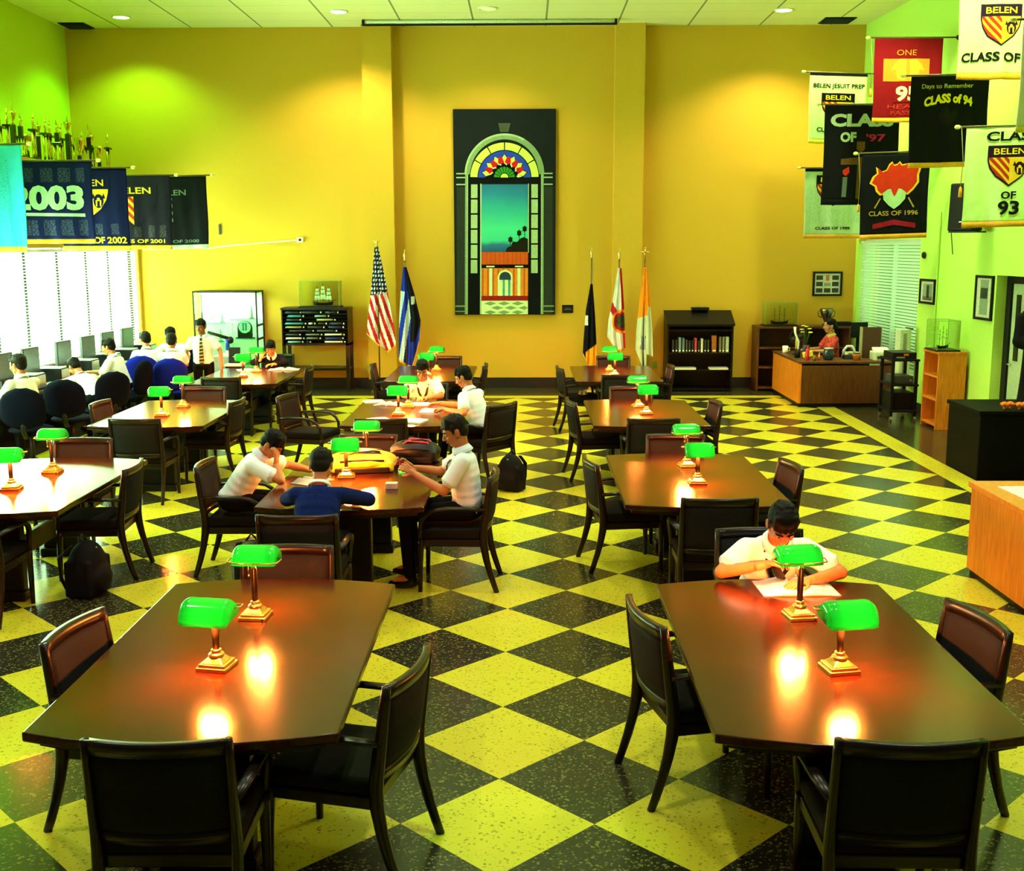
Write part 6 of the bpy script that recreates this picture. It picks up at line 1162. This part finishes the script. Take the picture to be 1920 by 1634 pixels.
# ================================================================ TROPHIES on the left ledge
TG = mat('trophy gold', (.70, .55, .10), .25, 1.0); TD = mat('trophy marble', (.016, .013, .010), .2)
def make_trophy(kind):
    t = thing('trophy', '-', 'trophy', group='trophies on the left ledge'); MB().box((0, 0, .03), (.16, .13, .06)).build('base', TD, t, bevel=.005)
    if kind == 0:      # two columns and a figure
        for sx in (-1, 1): MB().cyl((sx * .05, 0, .06), (sx * .05, 0, .40), .016, None, None, 10).build('column', TG, t, True)
        MB().box((0, 0, .415), (.15, .10, .03)).build('platform', TD, t, bevel=.004); q = MB(); q.cap((0, 0, .43), (.0, 0, .52), .018, .02); q.ell((0, 0, .58), (.017, .017, .02)); q.cap((0, 0, .54), (.05, 0, .64), .01, .006); q.cap((0, 0, .54), (-.045, 0, .50), .01, .006); q.build('figure', TG, t, True)
    elif kind == 1:    # single tall column
        MB().box((0, 0, .26), (.07, .06, .40)).build('column', TD, t, bevel=.006); q = MB(); q.lathe([(.03, .46), (.012, .49), (.03, .53), (.05, .60), (.052, .62), (.045, .62)]); q.build('cup', TG, t, True); MB().cap((0, 0, .62), (0, 0, .74), .014, .004).build('finial', TG, t, True)
    elif kind == 2:    # cup with handles
        MB().cyl((0, 0, .06), (0, 0, .20), .035, .03, None, 14).build('column', TD, t, True); MB().lathe([(.03, .2), (.012, .23), (.05, .28), (.085, .40), (.09, .43), (.08, .43)]).build('cup', TG, t, True)
        for sx in (-1, 1): MB().tube([(sx * .06, 0, .30), (sx * .12, 0, .34), (sx * .12, 0, .40), (sx * .08, 0, .41)], .007, None, 8).build('handle', TG, t, True)
    else:              # broad dark tower with four posts
        for sx in (-1, 1):
            for sy in (-1, 1): MB().cyl((sx * .055, sy * .04, .06), (sx * .055, sy * .04, .30), .012, None, None, 8).build('column', TG, t, True)
        MB().box((0, 0, .32), (.18, .13, .04)).build('platform', TD, t, bevel=.005); MB().box((0, 0, .41), (.07, .06, .14)).build('tower', TD, t); q = MB(); q.cap((0, 0, .48), (0, 0, .57), .018, .02); q.ell((0, 0, .61), (.018, .018, .022)); q.cap((0, 0, .57), (.06, -.02, .56), .009, .006); q.cap((0, 0, .57), (-.03, 0, .66), .009, .006); q.build('figure', TG, t, True)
    return t
KN = ['two column gold figure trophy', 'tall one column cup trophy', 'gold loving cup trophy', 'four post tower trophy']
ORDN = ['nearest the camera', 'second of its kind', 'third of its kind', 'fourth of its kind', 'fifth of its kind', 'sixth of its kind', 'seventh of its kind', 'eighth of its kind', 'ninth of its kind', 'tenth of its kind', 'eleventh of its kind', 'twelfth of its kind']
PR = [make_trophy(k) for k in range(4)]; used = set(); rnd = random.Random(3)
seq = [1, 1, 0, 3, 1, 0, 2, 0, 0, 3, 1, 0, 2, 0, 1, 3, 0, 1, 0, 2, 0, 3, 0, 2, 1, 0]; cnt = {}
for i, k in enumerate(seq):
    y = 9.85 + i * .212; x = -7.02 if i % 2 else -7.22; c = cnt.get(k, 0); cnt[k] = c + 1
    tot = seq.count(k); lb = KN[k] + ' on the ledge, ' + ORDN[c] + (' from the camera' if c else '')
    sc = (1.15 if i < 3 else .95 + .2 * rnd.random()) * (1.0 if i != 21 else 1.15)
    if k not in used: o = PR[k]; used.add(k); o['label'] = lb
    else: o = dup(PR[k], (0, 0, 0), 0, lb)
    o.location = (x, y, LEDGE); o.rotation_euler = (0, 0, PI / 2 + rnd.uniform(-.4, .4)); o.scale = (sc,) * 3
# ================================================================ THINGS ON AND UNDER THE TABLES
def open_book(label, loc, rz, w=.23, h=.27, pages=WHT, edge=None, name='open_book'):
    t = thing(name, label, 'book', loc, rz, 'open books and papers'); 
    for s in (-1, 1):
        n = 10; vs = []
        for j in (0, 1):
            for i in range(n + 1):
                u = i / n; x = s * u * w; z = .004 + .026 * math.sin(PI * min(1, u * 1.25) ** .7) * (1 - u * .55); vs += [(x, -h / 2 + j * h, z), (x, -h / 2 + j * h, .001)]
        fs = []
        for i in range(n): a = 2 * i; b = 2 * (n + 1) + 2 * i; fs += [(a, a + 2, b + 2, b), (a + 1, b + 1, b + 3, a + 3), (a, a + 1, a + 3, a + 2), (b, b + 2, b + 3, b + 1)]
        fs += [(0, 2 * (n + 1), 2 * (n + 1) + 1, 1), (2 * n, 2 * n + 1, 4 * n + 3, 4 * n + 2)]
        o = MB().add(vs, fs).build('page_block', pages, t, True)
    if edge: q = MB(); [q.box((.06 + .028 * k, -h / 2 + .035, .0255 - .0012 * k), (.016, .02, .001)) for k in range(5)]; q.build('printed_line', edge, t)
    MB().b2((-w - .004, -h / 2 - .004, -.0005), (w + .004, h / 2 + .004, .001)).build('cover', mat('book cover brown', (.2, .08, .04)), t); return t
open_book('open white book under the hands of the lone boy', (1.555, 1.115, TZ + .001), R(2), .20, .27, WHT, mat('pale red print', (.8, .45, .32)))
tag(MB().box((0, 0, 0), (.055, .12, .018), None, (R(30), R(20), R(25))).build('calculator', BPL, bevel=.004), 'black calculator in the hand of the lone boy', 'calculator', None, (1.475, 1.20, .815))
def sheet_paper(label, x, y, rz, w=.21, h=.28, m=WHT, th=.004, g='loose papers on the tables', z=TZ):
    o = MB(); n = 8; vs = []
    for s in (0, 1):
        for j in range(n + 1):
            for i in range(n + 1): u, v = i / n - .5, j / n - .5; vs.append((u * w, v * h, (.0005 if s == 0 else th + .006 * (math.sin(u * 5 + 1) + 1) * (abs(v) * 1.2))))
    a = n + 1; q = a * a
    fs = [(j * a + i, (j + 1) * a + i, (j + 1) * a + i + 1, j * a + i + 1) for j in range(n) for i in range(n)] + [(q + j * a + i, q + j * a + i + 1, q + (j + 1) * a + i + 1, q + (j + 1) * a + i) for j in range(n) for i in range(n)]
    for i in range(n): fs += [(i, i + 1, q + i + 1, q + i), (n * a + i + 1, n * a + i, q + n * a + i, q + n * a + i + 1), ((i + 1) * a, i * a, q + i * a, q + (i + 1) * a), (i * a + n, (i + 1) * a + n, q + (i + 1) * a + n, q + i * a + n)]
    return tag(o.add(vs, fs).build('paper_sheet', m), label, 'paper', g, (x, y, z), rz)
sheet_paper('crumpled white sheet at the near edge of the papers table, left', -1.42, 6.92, .5, .30, .24, th=.012); sheet_paper('crumpled white sheet at the near edge of the papers table, right', -1.06, 6.88, -.3, .30, .24, th=.012)
sheet_paper('white paper under the hands of the boy writing at the far end', -1.10, 8.16, .05, .26, .24); open_book('open notebook before the boy writing in profile', (-.91, 7.62, TZ + .001), R(70), .12, .18)
sheet_paper('white paper at the far left of the papers table', -1.64, 8.40, .3, .24, .2); t = open_book('open blue magazine on the far left of the papers table', (-1.42, 8.14, TZ + .001), R(-15), .16, .22, mat('blue grey pages', (.30, .42, .50)))
open_book('open red edged book before the boy in the black sweater', (-3.42, 11.86, TZ + .001), R(4), .22, .24, WHT, mat('pink print', (.8, .2, .3))); sheet_paper('white paper beside the farther lamp at the display case', -3.98, 11.82, .4, .24, .2)
t = open_book('open magazine on the table before the boy resting his chin', (-1.52, 3.86, TZ + .001), R(60), .14, .20, mat('grey pages', (.30, .34, .36)))
sheet_paper('small white note under the arm of the boy in the dark blue sweater', -1.10, 3.22, .2, .10, .07)
t = thing('phone', 'pink and white phone held up by the boy in profile', 'phone', (-.815, 3.68, .865), R(10)); MB().box((0, 0, .045), (.012, .06, .12), None, (0, R(-18), 0)).build('case', mat('pink plastic', (.75, .03, .18), .3), t, bevel=.004); MB().box((.006, 0, .045), (.004, .05, .10), None, (0, R(-18), 0)).build('screen', BPL, t)
tag(MB().box((0, 0, .022), (.09, .07, .044)).build('tissue_box', mat('pink white card', (.8, .55, .5)), bevel=.004), 'small pale box under the raised phone', 'box', None, (-.875, 3.62, TZ))
t = thing('green_folder', 'bright green and white folder behind the raised phone', 'folder', (-.72, 4.22, TZ), .2); MB().b2((-.17, -.07, 0), (.17, .07, .014)).build('cover', mat('green card', (.05, .55, .08)), t); MB().b2((-.12, -.05, .014), (.16, .05, .018)).build('sheet', WHT, t)
def backpack(label, loc, rz, d, m, trim=None, lie=False):
    t = thing('backpack', label, 'backpack', loc, rz, 'school backpacks'); B = MB(); a, b, c = d[0] / 2, d[1] / 2, d[2]
    if lie:
        B.ell((0, 0, c * .5), (a, b, c * .5), None, None, 24, 14); B.box((0, 0, c * .30), (a * 1.75, b * 1.7, c * .55)); B.ell((a * .35, -b * .2, c * .62), (a * .5, b * .55, c * .35)); B.ell((-a * .55, 0, c * .42), (a * .42, b * .85, c * .42))
    else:
        B.ell((0, 0, c * .48), (a, b, c * .5), None, None, 24, 14); B.box((0, 0, c * .34), (a * 1.8, b * 1.6, c * .64)); B.ell((0, -b * .75, c * .30), (a * .75, b * .55, c * .28))
    v, fc = remesh(B, .016, 4); MB().add([(q[0], q[1], max(q[2], .002)) for q in v], fc).build('bag', m, t, True, fix=False); tm = trim or BPL
    if lie:
        for s in (-1, 1): MB().tube([(-a * .8, s * b * .35, c * .62), (-a * .2, s * b * .45, c * .98), (a * .5, s * b * .4, c * .92), (a * .85, s * b * .3, c * .5)], [(.022, .005)] * 4, None, 8, flat=(0, 1, 0)).build('strap', tm, t, True)
        MB().tube([(-a * .6, -b * .82, c * .62), (0, -b * .92, c * .70), (a * .6, -b * .80, c * .62)], .009, None, 6).tube([(-a * .1, -b * .5, c * 1.0), (a * .3, -b * .3, c * 1.02), (a * .5, -b * .35, c * .98)], .008, None, 6).tube([(-a * .6, -b * .2, c * .86), (-a * .4, -b * .3, c * .93)], .009, None, 6).build('zipper', BPL, t, True); MB().box((0, -b * .86, c * .16), (a * 1.5, .02, c * .30)).build('dark_base', BPL, t, bevel=.01)
    else:
        for s in (-1, 1): MB().tube([(s * a * .5, b * .5, c * .92), (s * a * .6, b * 1.25, c * .7), (s * a * .6, b * 1.2, c * .35), (s * a * .6, b * .8, c * .1)], [(.025, .006)] * 4, None, 8, flat=(1, 0, 0)).build('strap', tm, t, True)
        MB().tube([(-.04, .02, c * .96), (0, .03, c * 1.07), (.04, .02, c * .96)], .009, None, 8).build('top_loop', tm, t, True); MB().tube([(-a * .8, -b * .45, c * .66), (0, -b * .62, c * .86), (a * .8, -b * .45, c * .66)], .006, None, 6).build('zipper', SILV, t, True)
    return t
YBAG = mat('yellow nylon', (.88, .50, .015), .5, scale=14)
backpack('bulky yellow backpack lying on the table around the lamp', (-1.20, 4.35, TZ), R(8), (.58, .44, .16), YBAG, BPL, True)
backpack('black and red backpack lying at the far end of the backpack table', (-.80, 4.70, TZ), R(-5), (.44, .30, .19), BPL, mat('red webbing', (.65, .012, .05)), True)
backpack('black backpack on the floor beside the boy resting his chin', (-1.86, 3.28, 0), R(20), (.32, .24, .44), mat('shiny black nylon', (.010, .011, .014), .35, spec=.3))
backpack('black backpack on the floor under the right side of the glaring white table', (-3.10, 3.35, 0), R(80), (.34, .26, .42), mat('dull black nylon', (.006, .006, .007), .7, spec=.1))
backpack('black backpack hanging low beside the turned armchair of the boy in profile', (-.02, 6.93, 0), R(-30), (.30, .22, .40), mat('dull black nylon', (.010, .010, .011)))
t = thing('gift_bow', 'small white ribbon bow on the armchair left of the rearmost right table', 'bow', (.93, 10.95, .483)); q = MB()
for k in range(6): a = k * PI / 3; q.tube([(0, 0, .01), (.05 * math.cos(a), .05 * math.sin(a), .05), (.06 * math.cos(a), .06 * math.sin(a), .02), (0, 0, .01)], [(.014, .003)] * 4, None, 6, flat=(0, 0, 1))
q.build('loops', mat('white ribbon', (.75, .85, .6)), t); MB().ell((0, 0, .02), (.014, .014, .014)).build('knot', mat('yellow petals', (.8, .66, .08)), t, True)
